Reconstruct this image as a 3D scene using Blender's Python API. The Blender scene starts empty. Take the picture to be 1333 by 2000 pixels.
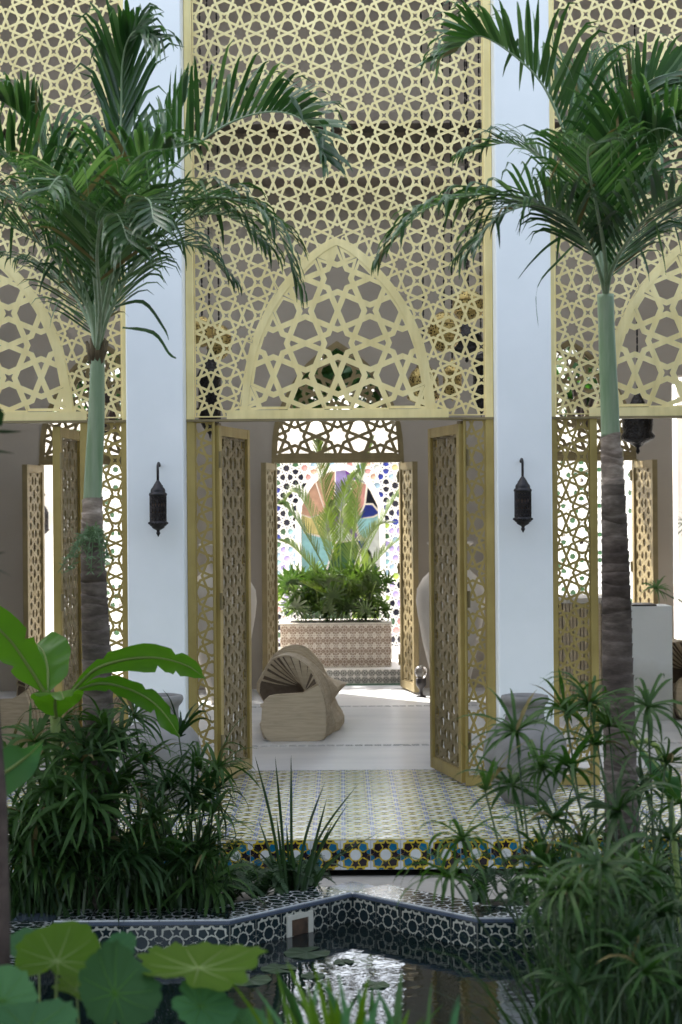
import bpy, math, random
from math import sin, cos, pi, radians, sqrt, atan2
from mathutils import Vector, Matrix
rnd = random.Random(11)
SC = bpy.context.scene
COL = SC.collection
# ------------------------------------------------------------------ camera, sky, sun, exposure
F = 3450.0          # focal length in pixels of the 1333 x 2000 photograph
CZ = 1.65
ROLL = radians(0.45)
cam = bpy.data.cameras.new('camera')
cam.sensor_fit = 'VERTICAL'; cam.sensor_height = 24.0; cam.sensor_width = 36.0
cam.lens = 24.0 * F / 2000.0
cam.clip_start = 0.1; cam.clip_end = 400
cam.dof.use_dof = True; cam.dof.focus_distance = 10.2; cam.dof.aperture_fstop = 2.6
camo = bpy.data.objects.new('camera', cam); COL.objects.link(camo)
camo.matrix_world = Matrix.Translation((0, 0, CZ)) @ Matrix.Rotation(radians(90), 4, 'X') @ Matrix.Rotation(-ROLL, 4, 'Z')
SC.camera = camo
SUN_EL = radians(50); SUN_AZ = radians(-42)     # azimuth from +Y towards +X: the sun stands behind the house, to the left
world = bpy.data.worlds.new('World'); SC.world = world; world.use_nodes = True
wn = world.node_tree; wn.nodes.clear()
wo = wn.nodes.new('ShaderNodeOutputWorld'); wb = wn.nodes.new('ShaderNodeBackground'); ws = wn.nodes.new('ShaderNodeTexSky')
ws.sky_type = 'NISHITA'; ws.sun_disc = False; ws.sun_elevation = SUN_EL; ws.sun_rotation = SUN_AZ
ws.air_density = 1.0; ws.dust_density = 4.0; ws.ozone_density = 0.6
wb.inputs['Strength'].default_value = 0.12
hs = wn.nodes.new('ShaderNodeHueSaturation'); hs.inputs['Saturation'].default_value = 0.62
wn.links.new(ws.outputs[0], hs.inputs['Color']); wn.links.new(hs.outputs[0], wb.inputs[0]); wn.links.new(wb.outputs[0], wo.inputs[0])
sun = bpy.data.lights.new('sun', 'SUN'); sun.energy = 2.9; sun.angle = radians(0.5); sun.color = (1.0, 0.96, 0.89)
suno = bpy.data.objects.new('sun', sun); COL.objects.link(suno)
sdir = Vector((sin(SUN_AZ) * cos(SUN_EL), cos(SUN_AZ) * cos(SUN_EL), sin(SUN_EL)))
suno.rotation_euler = sdir.to_track_quat('Z', 'Y').to_euler()
suno.location = sdir * 40
SC.view_settings.view_transform = 'Standard'; SC.view_settings.look = 'None'
SC.view_settings.gamma = 1.0; SC.view_settings.use_curve_mapping = False
SC.view_settings.exposure = 2.7
SC.render.engine = 'CYCLES'
SC.cycles.max_bounces = 10; SC.cycles.diffuse_bounces = 5; SC.cycles.glossy_bounces = 4; SC.cycles.transmission_bounces = 6
SC.cycles.use_denoising = True
SC.cycles.sample_clamp_indirect = 8.0

def lev(px, py):
    dx = px - 666.5; dy = 1000.0 - py
    return dx * cos(ROLL) + dy * sin(ROLL), -dx * sin(ROLL) + dy * cos(ROLL)
def W(px, py, Y):
    u, v = lev(px, py)
    return Vector((u * Y / F, Y, CZ + v * Y / F))
def WZ(px, py, z):
    u, v = lev(px, py); Y = (z - CZ) * F / v
    return Vector((u * Y / F, Y, z))
def V(*a): return Vector(a)

# ------------------------------------------------------------------ mesh builder
class MB:
    def __init__(s): s.v = []; s.f = []; s.m = []
    def add(s, vs, fs, mi=0):
        b = len(s.v); s.v.extend([tuple(p) for p in vs])
        for f in fs: s.f.append(tuple(b + i for i in f)); s.m.append(mi)
    def box(s, a, b, mi=0):
        x0, y0, z0 = a; x1, y1, z1 = b
        s.add([(x0,y0,z0),(x1,y0,z0),(x1,y1,z0),(x0,y1,z0),(x0,y0,z1),(x1,y0,z1),(x1,y1,z1),(x0,y1,z1)],
              [(3,2,1,0),(4,5,6,7),(0,1,5,4),(1,2,6,5),(2,3,7,6),(3,0,4,7)], mi)
    def bevbox(s, a, b, r, mi=0):
        # box with chamfered vertical and front edges (prism along z with chamfered corners)
        x0, y0, z0 = a; x1, y1, z1 = b
        ring = [(x0+r,y0),(x1-r,y0),(x1,y0+r),(x1,y1-r),(x1-r,y1),(x0+r,y1),(x0,y1-r),(x0,y0+r)]
        s.prism([(x, y) for x, y in ring], z0, z1, mi)
    def prism(s, ring, z0, z1, mi=0):
        n = len(ring)
        s.add([(x,y,z0) for x,y in ring] + [(x,y,z1) for x,y in ring],
              [tuple(range(n-1,-1,-1)), tuple(range(n,2*n))] + [(i,(i+1)%n,n+(i+1)%n,n+i) for i in range(n)], mi)
    def tube(s, pts, rad, n=6, mi=0, cap=True):
        pts = [Vector(p) for p in pts]; k = len(pts)
        rs = rad if isinstance(rad, (list, tuple)) else [rad]*k
        b = len(s.v); up = Vector((0.13, 0.21, 0.97))
        for i, p in enumerate(pts):
            t = (pts[min(i+1,k-1)] - pts[max(i-1,0)]).normalized()
            if abs(t.dot(up)) > 0.95: up = Vector((0.97, 0.2, 0.1)) if abs(t.x) < 0.9 else Vector((0.1,0.97,0.2))
            a = t.cross(up).normalized(); c = a.cross(t).normalized(); up = c
            for j in range(n):
                an = 2*pi*j/n
                s.v.append(tuple(p + (a*cos(an) + c*sin(an)) * rs[i]))
        for i in range(k-1):
            for j in range(n):
                s.f.append((b+i*n+j, b+i*n+(j+1)%n, b+(i+1)*n+(j+1)%n, b+(i+1)*n+j)); s.m.append(mi)
        if cap:
            s.f.append(tuple(b+j for j in range(n-1,-1,-1))); s.m.append(mi)
            s.f.append(tuple(b+(k-1)*n+j for j in range(n))); s.m.append(mi)
    def lathe(s, prof, n=32, c=(0,0,0), mi=0, twist=0.0):
        b = len(s.v)
        for i, (r, z) in enumerate(prof):
            for j in range(n):
                an = 2*pi*j/n + twist*i
                s.v.append((c[0]+r*cos(an), c[1]+r*sin(an), c[2]+z))
        for i in range(len(prof)-1):
            for j in range(n):
                s.f.append((b+i*n+j, b+i*n+(j+1)%n, b+(i+1)*n+(j+1)%n, b+(i+1)*n+j)); s.m.append(mi)
        s.f.append(tuple(b+j for j in range(n-1,-1,-1))); s.m.append(mi)
        k = len(prof)-1
        s.f.append(tuple(b+k*n+j for j in range(n))); s.m.append(mi)
    def merge(s, o, M=None, mi=None):
        b = len(s.v)
        s.v.extend([tuple(M @ Vector(p)) for p in o.v] if M else o.v)
        s.f.extend([tuple(b+i for i in f) for f in o.f]); s.m.extend(o.m if mi is None else [mi]*len(o.m))
    def mesh(s, name, mats, smooth=False):
        me = bpy.data.meshes.new(name)
        me.from_pydata(s.v, [], s.f)
        for m in (mats if isinstance(mats, (list, tuple)) else [mats]): me.materials.append(m)
        me.polygons.foreach_set('material_index', s.m)
        if smooth: me.polygons.foreach_set('use_smooth', [True]*len(s.f))
        me.update(); return me
    def obj(s, name, mats, parent=None, smooth=False, loc=None):
        return link(name, s.mesh(name, mats, smooth), parent, loc)

def link(name, me, parent=None, loc=None, rot=None, scale=None):
    """loc: world location (parents here are never rotated unless loc is given as local with rel=True)."""
    o = bpy.data.objects.new(name, me); COL.objects.link(o)
    p = Vector(loc) if loc is not None else Vector((0,0,0))
    if parent is not None:
        o.parent = parent; p = p - Vector(WL.get(parent.name, (0,0,0)))
    o.location = p
    if rot is not None: o.rotation_euler = rot
    if scale is not None: o.scale = (scale,)*3 if not isinstance(scale, (tuple, list)) else scale
    base = Vector(WL.get(parent.name, (0,0,0))) if parent is not None else Vector((0,0,0))
    WL[o.name] = base + p
    return o
WL = {}
def tag(o, label=None, cat=None, group=None, kind=None):
    if label: o['label'] = label
    if cat: o['category'] = cat
    if group: o['group'] = group
    if kind: o['kind'] = kind
    return o
def thing(name, label, cat, loc=(0,0,0), group=None):
    o = bpy.data.objects.new(name, None); COL.objects.link(o); o.location = loc; o.empty_display_size = 0.1
    WL[o.name] = Vector(loc)
    return tag(o, label, cat, group)
def copy_tree(o, loc=None, rz=None, label=None, parent=None, scale=None):
    c = o.copy(); COL.objects.link(c)
    if parent is not None: c.parent = parent
    if loc is not None: c.location = loc
    if rz is not None: c.rotation_euler = (0, 0, rz)
    if scale is not None: c.scale = (scale,)*3
    if label: c['label'] = label
    for ch in list(o.children): copy_tree(ch, parent=c)
    return c

# ------------------------------------------------------------------ materials
MATS = {}
def nodes(name):
    m = bpy.data.materials.new(name); m.use_nodes = True; nt = m.node_tree
    b = nt.nodes['Principled BSDF']; MATS[name] = m
    return m, nt, b
def N(nt, t, **kw):
    n = nt.nodes.new(t)
    for k, v in kw.items(): setattr(n, k, v)
    return n
def ramp(nt, fac, stops):
    r = nt.nodes.new('ShaderNodeValToRGB'); e = r.color_ramp.elements
    while len(e) < len(stops): e.new(0.5)
    for x, (p, c) in zip(e, stops): x.position = p; x.color = (*c, 1) if len(c) == 3 else c
    nt.links.new(fac, r.inputs[0]); return r.outputs[0]
def noise(nt, scale, detail=4, rough=0.55, coord='Object', stretch=None, vec=None):
    tc = N(nt, 'ShaderNodeTexCoord'); n = N(nt, 'ShaderNodeTexNoise')
    n.inputs['Scale'].default_value = scale; n.inputs['Detail'].default_value = detail; n.inputs['Roughness'].default_value = rough
    src = tc.outputs[coord]
    if stretch:
        mp = N(nt, 'ShaderNodeMapping'); mp.inputs['Scale'].default_value = stretch
        nt.links.new(src, mp.inputs[0]); src = mp.outputs[0]
    nt.links.new(src, n.inputs['Vector'])
    return n.outputs['Fac']
def bump(nt, b, h, strength=0.3, dist=0.01):
    bn = N(nt, 'ShaderNodeBump'); bn.inputs['Strength'].default_value = strength; bn.inputs['Distance'].default_value = dist
    nt.links.new(h, bn.inputs['Height']); nt.links.new(bn.outputs[0], b.inputs['Normal'])
def surf(name, c0, c1, scale=3.0, rough=0.6, metal=0.0, bscale=None, bstr=0.2, bdist=0.005, spec=0.5, stretch=None, rvar=0.0, detail=5):
    m, nt, b = nodes(name)
    f = noise(nt, scale, detail, stretch=stretch)
    nt.links.new(ramp(nt, f, [(0.3, c0), (0.7, c1)]), b.inputs['Base Color'])
    b.inputs['Roughness'].default_value = rough; b.inputs['Metallic'].default_value = metal
    b.inputs['Specular IOR Level'].default_value = spec
    if rvar:
        g = noise(nt, scale*2.3, 4)
        mr = N(nt, 'ShaderNodeMapRange'); mr.inputs[3].default_value = rough - rvar; mr.inputs[4].default_value = rough + rvar
        nt.links.new(g, mr.inputs[0]); nt.links.new(mr.outputs[0], b.inputs['Roughness'])
    if bscale: bump(nt, b, noise(nt, bscale, 5), bstr, bdist)
    return m
def leafmat(name, c0, c1, trans=0.35, tcol=None, rough=0.42, scale=2.5, spec=0.45, tip=None):
    m, nt, b = nodes(name)
    oi = N(nt, 'ShaderNodeObjectInfo'); f = noise(nt, scale, 3)
    ad = N(nt, 'ShaderNodeMath', operation='MULTIPLY_ADD'); nt.links.new(oi.outputs['Random'], ad.inputs[0])
    ad.inputs[1].default_value = 0.5; nt.links.new(f, ad.inputs[2])
    sb = N(nt, 'ShaderNodeMath', operation='SUBTRACT'); nt.links.new(ad.outputs[0], sb.inputs[0]); sb.inputs[1].default_value = 0.25
    col = ramp(nt, sb.outputs[0], [(0.2, c0), (0.8, c1)])
    nt.links.new(col, b.inputs['Base Color'])
    b.inputs['Roughness'].default_value = rough; b.inputs['Specular IOR Level'].default_value = spec
    t = N(nt, 'ShaderNodeBsdfTranslucent'); mx = N(nt, 'ShaderNodeMixShader'); mx.inputs[0].default_value = trans
    hs = N(nt, 'ShaderNodeMixRGB', blend_type='MULTIPLY'); hs.inputs[0].default_value = 1.0
    hs.inputs[2].default_value = (*(tcol or (1.6, 1.9, 0.7)), 1)
    nt.links.new(col, hs.inputs[1]); nt.links.new(hs.outputs[0], t.inputs[0])
    out = nt.nodes['Material Output']
    nt.links.new(b.outputs[0], mx.inputs[1]); nt.links.new(t.outputs[0], mx.inputs[2]); nt.links.new(mx.outputs[0], out.inputs[0])
    return m

def gold(name, c0, c1, metal, rough):
    m, nt, b = nodes(name)
    f = noise(nt, 6, 6); nt.links.new(ramp(nt, f, [(0.3, c0), (0.7, c1)]), b.inputs['Base Color'])
    g = noise(nt, 14, 4, stretch=(1, 1, 0.2)); mr = N(nt, 'ShaderNodeMapRange'); mr.inputs[3].default_value = rough-0.08; mr.inputs[4].default_value = rough+0.1
    nt.links.new(g, mr.inputs[0]); nt.links.new(mr.outputs[0], b.inputs['Roughness'])
    b.inputs['Metallic'].default_value = metal
    bl = noise(nt, 1.1, 5); st = noise(nt, 5, 4, stretch=(3, 3, .25)); a = N(nt, 'ShaderNodeMath', operation='MULTIPLY_ADD'); nt.links.new(st, a.inputs[0]); a.inputs[1].default_value = .6; nt.links.new(bl, a.inputs[2])
    dk = ramp(nt, a.outputs[0], [(.55, (.78, .76, .70)), (.95, (1.06, 1.05, 1.02))]); mu = N(nt, 'ShaderNodeMixRGB', blend_type='MULTIPLY'); mu.inputs[0].default_value = 1
    src = b.inputs['Base Color'].links[0].from_socket; nt.links.new(src, mu.inputs[1]); nt.links.new(dk, mu.inputs[2]); nt.links.new(mu.outputs[0], b.inputs['Base Color'])
    bump(nt, b, noise(nt, 90, 3), 0.06, 0.003)
    return m
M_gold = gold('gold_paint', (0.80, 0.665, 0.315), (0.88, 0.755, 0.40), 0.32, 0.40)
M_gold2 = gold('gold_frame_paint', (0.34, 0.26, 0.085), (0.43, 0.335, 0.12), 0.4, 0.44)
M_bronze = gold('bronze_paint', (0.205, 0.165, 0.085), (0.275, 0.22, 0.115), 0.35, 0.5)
def plaster(name, c0, c1):
    m = surf(name, c0, c1, 2.2, .78, bscale=55, bstr=.12, bdist=.003); nt = m.node_tree; b = nt.nodes['Principled BSDF']
    st = noise(nt, 3.2, 5, .6, stretch=(2.2, 2.2, .18)); pat = noise(nt, 1.7, 6, .65)
    tc = N(nt, 'ShaderNodeTexCoord'); sp = N(nt, 'ShaderNodeSeparateXYZ'); nt.links.new(tc.outputs['Object'], sp.inputs[0])
    a = N(nt, 'ShaderNodeMath', operation='ADD'); nt.links.new(st, a.inputs[0]); nt.links.new(pat, a.inputs[1])
    d1 = ramp(nt, a.outputs[0], [(.30, (.86, .855, .84)), (.52, (1, 1, 1))])
    h = N(nt, 'ShaderNodeMath', operation='MULTIPLY_ADD'); nt.links.new(pat, h.inputs[0]); h.inputs[1].default_value = -.55; nt.links.new(sp.outputs['Z'], h.inputs[2])
    d2 = ramp(nt, h.outputs[0], [(.0, (.74, .72, .68)), (.22, (1, 1, 1))])
    src = b.inputs['Base Color'].links[0].from_socket
    for d in (d1, d2):
        mu = N(nt, 'ShaderNodeMixRGB', blend_type='MULTIPLY'); mu.inputs[0].default_value = 1; nt.links.new(src, mu.inputs[1]); nt.links.new(d, mu.inputs[2]); src = mu.outputs[0]
    nt.links.new(src, b.inputs['Base Color']); return m
M_white = plaster('white_plaster', (0.76, 0.79, 0.78), (0.83, 0.85, 0.84))
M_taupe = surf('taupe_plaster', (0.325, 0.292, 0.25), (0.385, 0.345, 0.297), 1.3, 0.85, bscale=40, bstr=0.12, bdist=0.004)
M_beam = surf('dark_beam', (0.20, 0.175, 0.15), (0.25, 0.22, 0.19), 4, 0.7)
M_concrete = surf('pale_microcement', (0.46, 0.47, 0.48), (0.61, 0.61, 0.61), 1.6, 0.33, bscale=25, bstr=0.08, bdist=0.003, stretch=(0.6, 2.2, 1), rvar=0.1)
M_soil = surf('damp_soil', (0.018, 0.014, 0.010), (0.05, 0.04, 0.028), 9, 0.95, bscale=40, bstr=0.6, bdist=0.02)
M_path = surf('sandy_paving', (0.30, 0.28, 0.25), (0.40, 0.375, 0.34), 5, 0.85, bscale=120, bstr=0.3, bdist=0.004)
M_black = surf('blackened_iron', (0.012, 0.011, 0.012), (0.03, 0.026, 0.026), 20, 0.42, 0.5, bscale=120, bstr=0.4, bdist=0.003)
M_brass = surf('old_brass', (0.28, 0.20, 0.07), (0.42, 0.31, 0.12), 15, 0.35, 0.85)
M_clay = surf('grey_clay', (0.135, 0.130, 0.122), (0.235, 0.228, 0.215), 5, 0.85, bscale=45, bstr=0.35, bdist=0.006)
M_vase = surf('pale_stone', (0.50, 0.46, 0.41), (0.58, 0.54, 0.48), 3, 0.8, bscale=40, bstr=0.15)
# ------------------------------------------------------------------ star lattice geometry
def pattern_cells():
    """cells of one repeat (period 2, star at the origin) of the eight-fold star pattern"""
    pol = lambda r, a: (r*cos(radians(a)), r*sin(radians(a)))
    D, I = 0.5412, 0.4142
    out = []
    star = []
    for k in range(8):
        star += [pol(I, 45*k), pol(D, 45*k+22.5)]
    out.append(star)
    for k in range(8):
        out.append([pol(1, 45*k), pol(D, 45*k+22.5), pol(I, 45*k), pol(D, 45*k-22.5)])
    sq = []
    for k in range(4):
        x, y = pol(0.4142, 45+90*k); sq.append((1+x, 1+y))
        x, y = pol(0.1716, 90+90*k); sq.append((1+x, 1+y))
    out.append(sq)
    a = pol(D, 22.5); t = pol(1, 45)
    up = [(1, 0), (2-a[0], a[1]), (2-t[0], t[1]), (1, 1-0.1716), t, a]
    dn = [(x, -y) for x, y in up][::-1]
    out += [up, dn]
    out += [[(y, x) for x, y in up][::-1], [(-y, x) for x, y in up]]
    return out
CELLS = pattern_cells()
def area(p): return 0.5*sum(p[i][0]*p[(i+1)%len(p)][1]-p[(i+1)%len(p)][0]*p[i][1] for i in range(len(p)))
def clip_half(p, a, b):
    """keep the side to the left of a->b"""
    out = []; n = len(p)
    d = lambda q: (b[0]-a[0])*(q[1]-a[1])-(b[1]-a[1])*(q[0]-a[0])
    for i in range(n):
        q, r = p[i], p[(i+1)%n]; dq, dr = d(q), d(r)
        if dq >= 0: out.append(q)
        if (dq >= 0) != (dr >= 0):
            t = dq/(dq-dr); out.append((q[0]+t*(r[0]-q[0]), q[1]+t*(r[1]-q[1])))
    res = []
    for q in out:
        if not res or abs(q[0]-res[-1][0])+abs(q[1]-res[-1][1]) > 1e-5: res.append(q)
    if len(res) > 1 and abs(res[0][0]-res[-1][0])+abs(res[0][1]-res[-1][1]) < 1e-5: res.pop()
    return res
def clip_convex(p, c):
    for i in range(len(c)):
        if len(p) < 3: return []
        p = clip_half(p, c[i], c[(i+1)%len(c)])
    return p if len(p) >= 3 else []
def inset(p, w):
    n = len(p); q = []
    for i in range(n):
        a, b, c = p[i-1], p[i], p[(i+1)%n]
        d1 = Vector((b[0]-a[0], b[1]-a[1])); d2 = Vector((c[0]-b[0], c[1]-b[1]))
        if d1.length < 1e-9 or d2.length < 1e-9: return None
        d1.normalize(); d2.normalize()
        n1 = Vector((-d1.y, d1.x)); n2 = Vector((-d2.y, d2.x))
        k = 1 + n1.dot(n2)
        if k < 0.15: k = 0.15
        m = (n1+n2)*(w/k)
        q.append((b[0]+m.x, b[1]+m.y))
    for i in range(n):
        a, b = p[i], p[(i+1)%n]; c, d = q[i], q[(i+1)%n]
        if (b[0]-a[0])*(d[0]-c[0])+(b[1]-a[1])*(d[1]-c[1]) < -1e-9: return None
    return q if area(q) > 1e-6 else None
def simplify(p, lim):
    p = list(p)
    while len(p) > 3:
        ds = [(abs(p[i][0]-p[(i+1) % len(p)][0])+abs(p[i][1]-p[(i+1) % len(p)][1]), i) for i in range(len(p))]
        d, i = min(ds)
        if d > lim: break
        j = (i+1) % len(p); m = ((p[i][0]+p[j][0])/2, (p[i][1]+p[j][1])/2)
        p[i] = m; del p[j]
    return p
def lattice(mb, x0, x1, z0, z1, P, w, th, y=0.0, ox=0.0, oz=0.0, clip=None, PZ=None, hole=None, holes=None):
    """star lattice in the plane y, its bars w wide and th deep, between x0..x1, z0..z1.
    clip: convex outline to stay inside; hole: convex outline to stay outside. holes collects the openings."""
    PZ = PZ or P; rect = [(x0, z0), (x1, z0), (x1, z1), (x0, z1)]
    for i in range(int(math.floor((x0-ox)/P))-1, int(math.ceil((x1-ox)/P))+1):
        for j in range(int(math.floor((z0-oz)/PZ))-1, int(math.ceil((z1-oz)/PZ))+1):
            for c in CELLS:
                p = [(ox+P*(i+u/2), oz+PZ*(j+v/2)) for u, v in c]
                xs = [q[0] for q in p]; zs = [q[1] for q in p]
                if max(xs) <= x0 or min(xs) >= x1 or max(zs) <= z0 or min(zs) >= z1: continue
                if min(xs) < x0 or max(xs) > x1 or min(zs) < z0 or max(zs) > z1:
                    p = clip_convex(p, rect)
                if not p: continue
                if clip: p = clip_convex(p, clip)
                if not p: continue
                if hole:
                    ins = [all((hole[(k+1)%len(hole)][0]-hole[k][0])*(q[1]-hole[k][1])-(hole[(k+1)%len(hole)][1]-hole[k][1])*(q[0]-hole[k][0]) >= 0 for k in range(len(hole))) for q in p]
                    if all(ins): continue
                    if any(ins):
                        cx = sum(q[0] for q in p)/len(p); cz = sum(q[1] for q in p)/len(p); best = None
                        for k in range(len(hole)):
                            a, b = Vector(hole[k]), Vector(hole[(k+1)%len(hole)])
                            t = max(0, min(1, (Vector((cx, cz))-a).dot(b-a)/(b-a).length_squared))
                            dd = (a+(b-a)*t-Vector((cx, cz))).length
                            if best is None or dd < best[0]: best = (dd, hole[k], hole[(k+1)%len(hole)])
                        p = clip_half(p, best[2], best[1])
                        if len(p) < 3: continue
                if area(p) < 1e-6: continue
                q = inset(p, w/2)
                if q is None:
                    for lim in (.3, .6, .9):
                        p2 = simplify(p, w*lim)
                        q = inset(p2, w/2) if len(p2) > 2 else None
                        if q is not None: p = p2; break
                if q is None: q = inset(p, w*0.36) or inset(p, w*0.25)
                n = len(p)
                if q is None:
                    mb.add([(u, y, v) for u, v in p]+[(u, y+th, v) for u, v in p], [tuple(range(n)), tuple(range(2*n-1, n-1, -1))])
                    continue
                if holes is not None: holes.append(q)
                vs = [(u, y, v) for u, v in p]+[(u, y, v) for u, v in q]+[(u, y+th, v) for u, v in q]+[(u, y+th, v) for u, v in p]
                fs = []
                for k in range(n):
                    l = (k+1) % n
                    fs += [(k, l, n+l, n+k), (n+k, n+l, 2*n+l, 2*n+k), (2*n+k, 2*n+l, 3*n+l, 3*n+k)]
                mb.add(vs, fs)
def band(mb, outer, w, y, th, openbase=False):
    """flat band of width w inside the closed outline 'outer' (counter-clockwise in x,z)"""
    n = len(outer); q = inset(outer, w)
    vs = [(u, y, v) for u, v in outer]+[(u, y, v) for u, v in q]+[(u, y+th, v) for u, v in q]+[(u, y+th, v) for u, v in outer]
    fs = []
    for k in range(n):
        if openbase and k == 0: continue
        l = (k+1) % n
        fs += [(k, l, n+l, n+k), (n+k, n+l, 2*n+l, 2*n+k), (2*n+k, 2*n+l, 3*n+l, 3*n+k), (3*n+k, 3*n+l, l, k)]
    mb.add(vs, fs)
    return q
def sym_arch(cx, prof, nsub=3):
    """prof: (half width, z) from the base to the apex -> closed counter-clockwise outline starting at the base left corner"""
    pts = []
    for i in range(len(prof)-1):
        p0 = prof[max(i-1, 0)]; p1 = prof[i]; p2 = prof[i+1]; p3 = prof[min(i+2, len(prof)-1)]
        for k in range(nsub):
            t = k/nsub
            f = lambda a, b, c, d: 0.5*((2*b)+(-a+c)*t+(2*a-5*b+4*c-d)*t*t+(-a+3*b-3*c+d)*t**3)
            pts.append((f(p0[0], p1[0], p2[0], p3[0]), f(p0[1], p1[1], p2[1], p3[1])))
    pts.append(prof[-1])
    right = [(cx+h, z) for h, z in pts]; left = [(cx-h, z) for h, z in pts[:-1]][::-1]
    return [left[-1]]+right+left[:-1]

# ------------------------------------------------------------------ ground, pool pit, paving
YF = 10.60; XC = -0.015                     # lattice plane of the house front, middle of the central bay
PX, PY, PR = 0.04, 6.36, 1.84               # the star pool
ZR, ZG, ZWAT = -0.12, -0.20, -0.25
def octagram(r):
    out = []
    for k in range(8):
        a = 90+45*k
        out.append((PX+r*cos(radians(a)), PY+r*sin(radians(a))))
        out.append((PX+r*0.7654*cos(radians(a+22.5)), PY+r*0.7654*sin(radians(a+22.5))))
    return out
inn = octagram(PR); out_ = octagram(PR+0.26)
g = MB(); big = []
for i in range(16):
    a = radians(90+22.5*i); big.append((PX+70*cos(a), PY+70*sin(a)))
g.add([(x, y, ZG) for x, y in out_]+[(x, y, ZG) for x, y in big], [(i, (i+1)%16, 16+(i+1)%16, 16+i)[::-1] for i in range(16)])
tag(g.obj('ground', M_soil), kind='structure')
p = MB(); p.box((-1.15, 8.36, ZG+0.002), (2.2, 8.93, ZG+0.012))
tag(p.obj('path', M_path), kind='structure')

# ------------------------------------------------------------------ glazed tiles
def glaze(name, c, rough=0.12, var=0.25, spec=0.5):
    m, nt, b = nodes(name)
    oi = N(nt, 'ShaderNodeObjectInfo'); f = noise(nt, 30, 3)
    ad = N(nt, 'ShaderNodeMath', operation='MULTIPLY_ADD'); nt.links.new(oi.outputs['Random'], ad.inputs[0]); ad.inputs[1].default_value = 0.4; nt.links.new(f, ad.inputs[2])
    c1 = tuple(min(0.9, x*(1+var)) for x in c); c0 = tuple(x*(1-var) for x in c)
    nt.links.new(ramp(nt, ad.outputs[0], [(0.3, c0), (1.0, c1)]), b.inputs['Base Color'])
    b.inputs['Roughness'].default_value = rough; b.inputs['Specular IOR Level'].default_value = spec
    return m
G_white = glaze('white_glaze', (0.66, 0.67, 0.66), 0.16, 0.1)
G_yellow = glaze('yellow_glaze', (0.55, 0.40, 0.03), 0.2)
G_blue = glaze('teal_blue_glaze', (0.01, 0.13, 0.24), 0.15)
G_black = glaze('aubergine_glaze', (0.018, 0.012, 0.018), 0.12)
G_olive = glaze('olive_glaze', (0.16, 0.15, 0.045), 0.25)
G_mint = glaze('mint_glaze', (0.42, 0.48, 0.38), 0.25)
G_navy = glaze('navy_glaze', (0.05, 0.07, 0.22), 0.22)
G_cream = glaze('cream_line_glaze', (0.46, 0.45, 0.38), 0.25)
G_ink = glaze('ink_green_glaze', (0.012, 0.022, 0.026), 0.1)
G_trim = glaze('grey_blue_trim', (0.08, 0.10, 0.14), 0.15, 0.1)
G_beige = glaze('beige_glaze', (0.25, 0.185, 0.14), 0.4, 0.1)
G_greyt = glaze('grey_glaze', (0.13, 0.125, 0.105), 0.4, 0.1)
G_line = glaze('off_white_glaze', (0.60, 0.56, 0.50), 0.4, 0.1)
def ngon(cx, cy, r, n, a0=0.0): return [(cx+r*cos(radians(a0+360*k/n)), cy+r*sin(radians(a0+360*k/n))) for k in range(n)]
def star5(cx, cy, r, a0): return [(cx+(r if k % 2 == 0 else r*0.5)*cos(radians(a0+36*k)), cy+(r if k % 2 == 0 else r*0.5)*sin(radians(a0+36*k))) for k in range(10)]
def tile_mb(S=0.15, gap=0.0012, th=0.006):
    """star tile in the x,y plane, centred, top at z=0: slots 0 line colour, 1 middle, 2 stars, 3 pentagon A, 4 pentagon B, 5 corners"""
    mb = MB(); h = S/2-gap
    mb.box((-h, -h, -th), (h, h, 0.0), 0)
    z = 0.0007
    def put(poly, mi):
        mb.add([(x*S, y*S, z) for x, y in poly], [tuple(range(len(poly)))], mi)
    put(ngon(0, 0, 0.186, 10, 18), 1)
    for k in range(4): put(star5(0.315*cos(radians(90*k)), 0.315*sin(radians(90*k)), 0.160, 90*k), 2)
    for k, (x, y) in enumerate(((0.252, 0.252), (-0.252, 0.252), (-0.252, -0.252), (0.252, -0.252))):
        put(ngon(x, y, 0.150, 5, degrees45(x, y)), 3 if k % 2 else 4)
    e = 0.492
    for s in (1, -1):
        put([(s*e, 0.01), (s*(e-0.115), 0.05), (s*(e-0.115), 0.15), (s*e, 0.20)][::s], 4 if s > 0 else 3)
        put([(s*e, -0.20), (s*(e-0.115), -0.15), (s*(e-0.115), -0.05), (s*e, -0.01)][::s], 3 if s > 0 else 4)
        put([(0.04, s*e), (0.10, s*(e-0.055)), (0.21, s*(e-0.055)), (0.25, s*e)][::-s], 3)
        put([(-0.25, s*e), (-0.21, s*(e-0.055)), (-0.10, s*(e-0.055)), (-0.04, s*e)][::-s], 4)
        for t in (1, -1):
            q = [(t*e, s*e), (t*(e-0.20), s*e), (t*(e-0.16), s*(e-0.075)), (t*(e-0.07), s*(e-0.09)), (t*(e-0.07), s*(e-0.26)), (t*e, s*(e-0.30))]
            put(q if s*t > 0 else q[::-1], 5)
    return mb
def degrees45(x, y): return math.degrees(atan2(y, x))
TILE = tile_mb()
def tile_mesh(name, mats): return TILE.mesh(name, mats)
TM_riser = tile_mesh('riser_tile', [G_yellow, G_white, G_black, G_black, G_blue, G_white])
TM_floor = tile_mesh('floor_tile', [glaze('straw_glaze', (0.55, 0.48, 0.15), 0.26), G_white, glaze('sage_glaze', (.17, .185, .07), .24), G_mint, G_white, glaze('slate_blue_glaze', (.20, .24, .36), .22)])
TM_pool = tile_mesh('pool_tile', [G_cream, G_ink, G_ink, G_ink, G_ink, G_ink])
TM_rim = tile_mesh('rim_tile', [G_white, G_ink, G_ink, G_ink, G_ink, G_ink])
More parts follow.
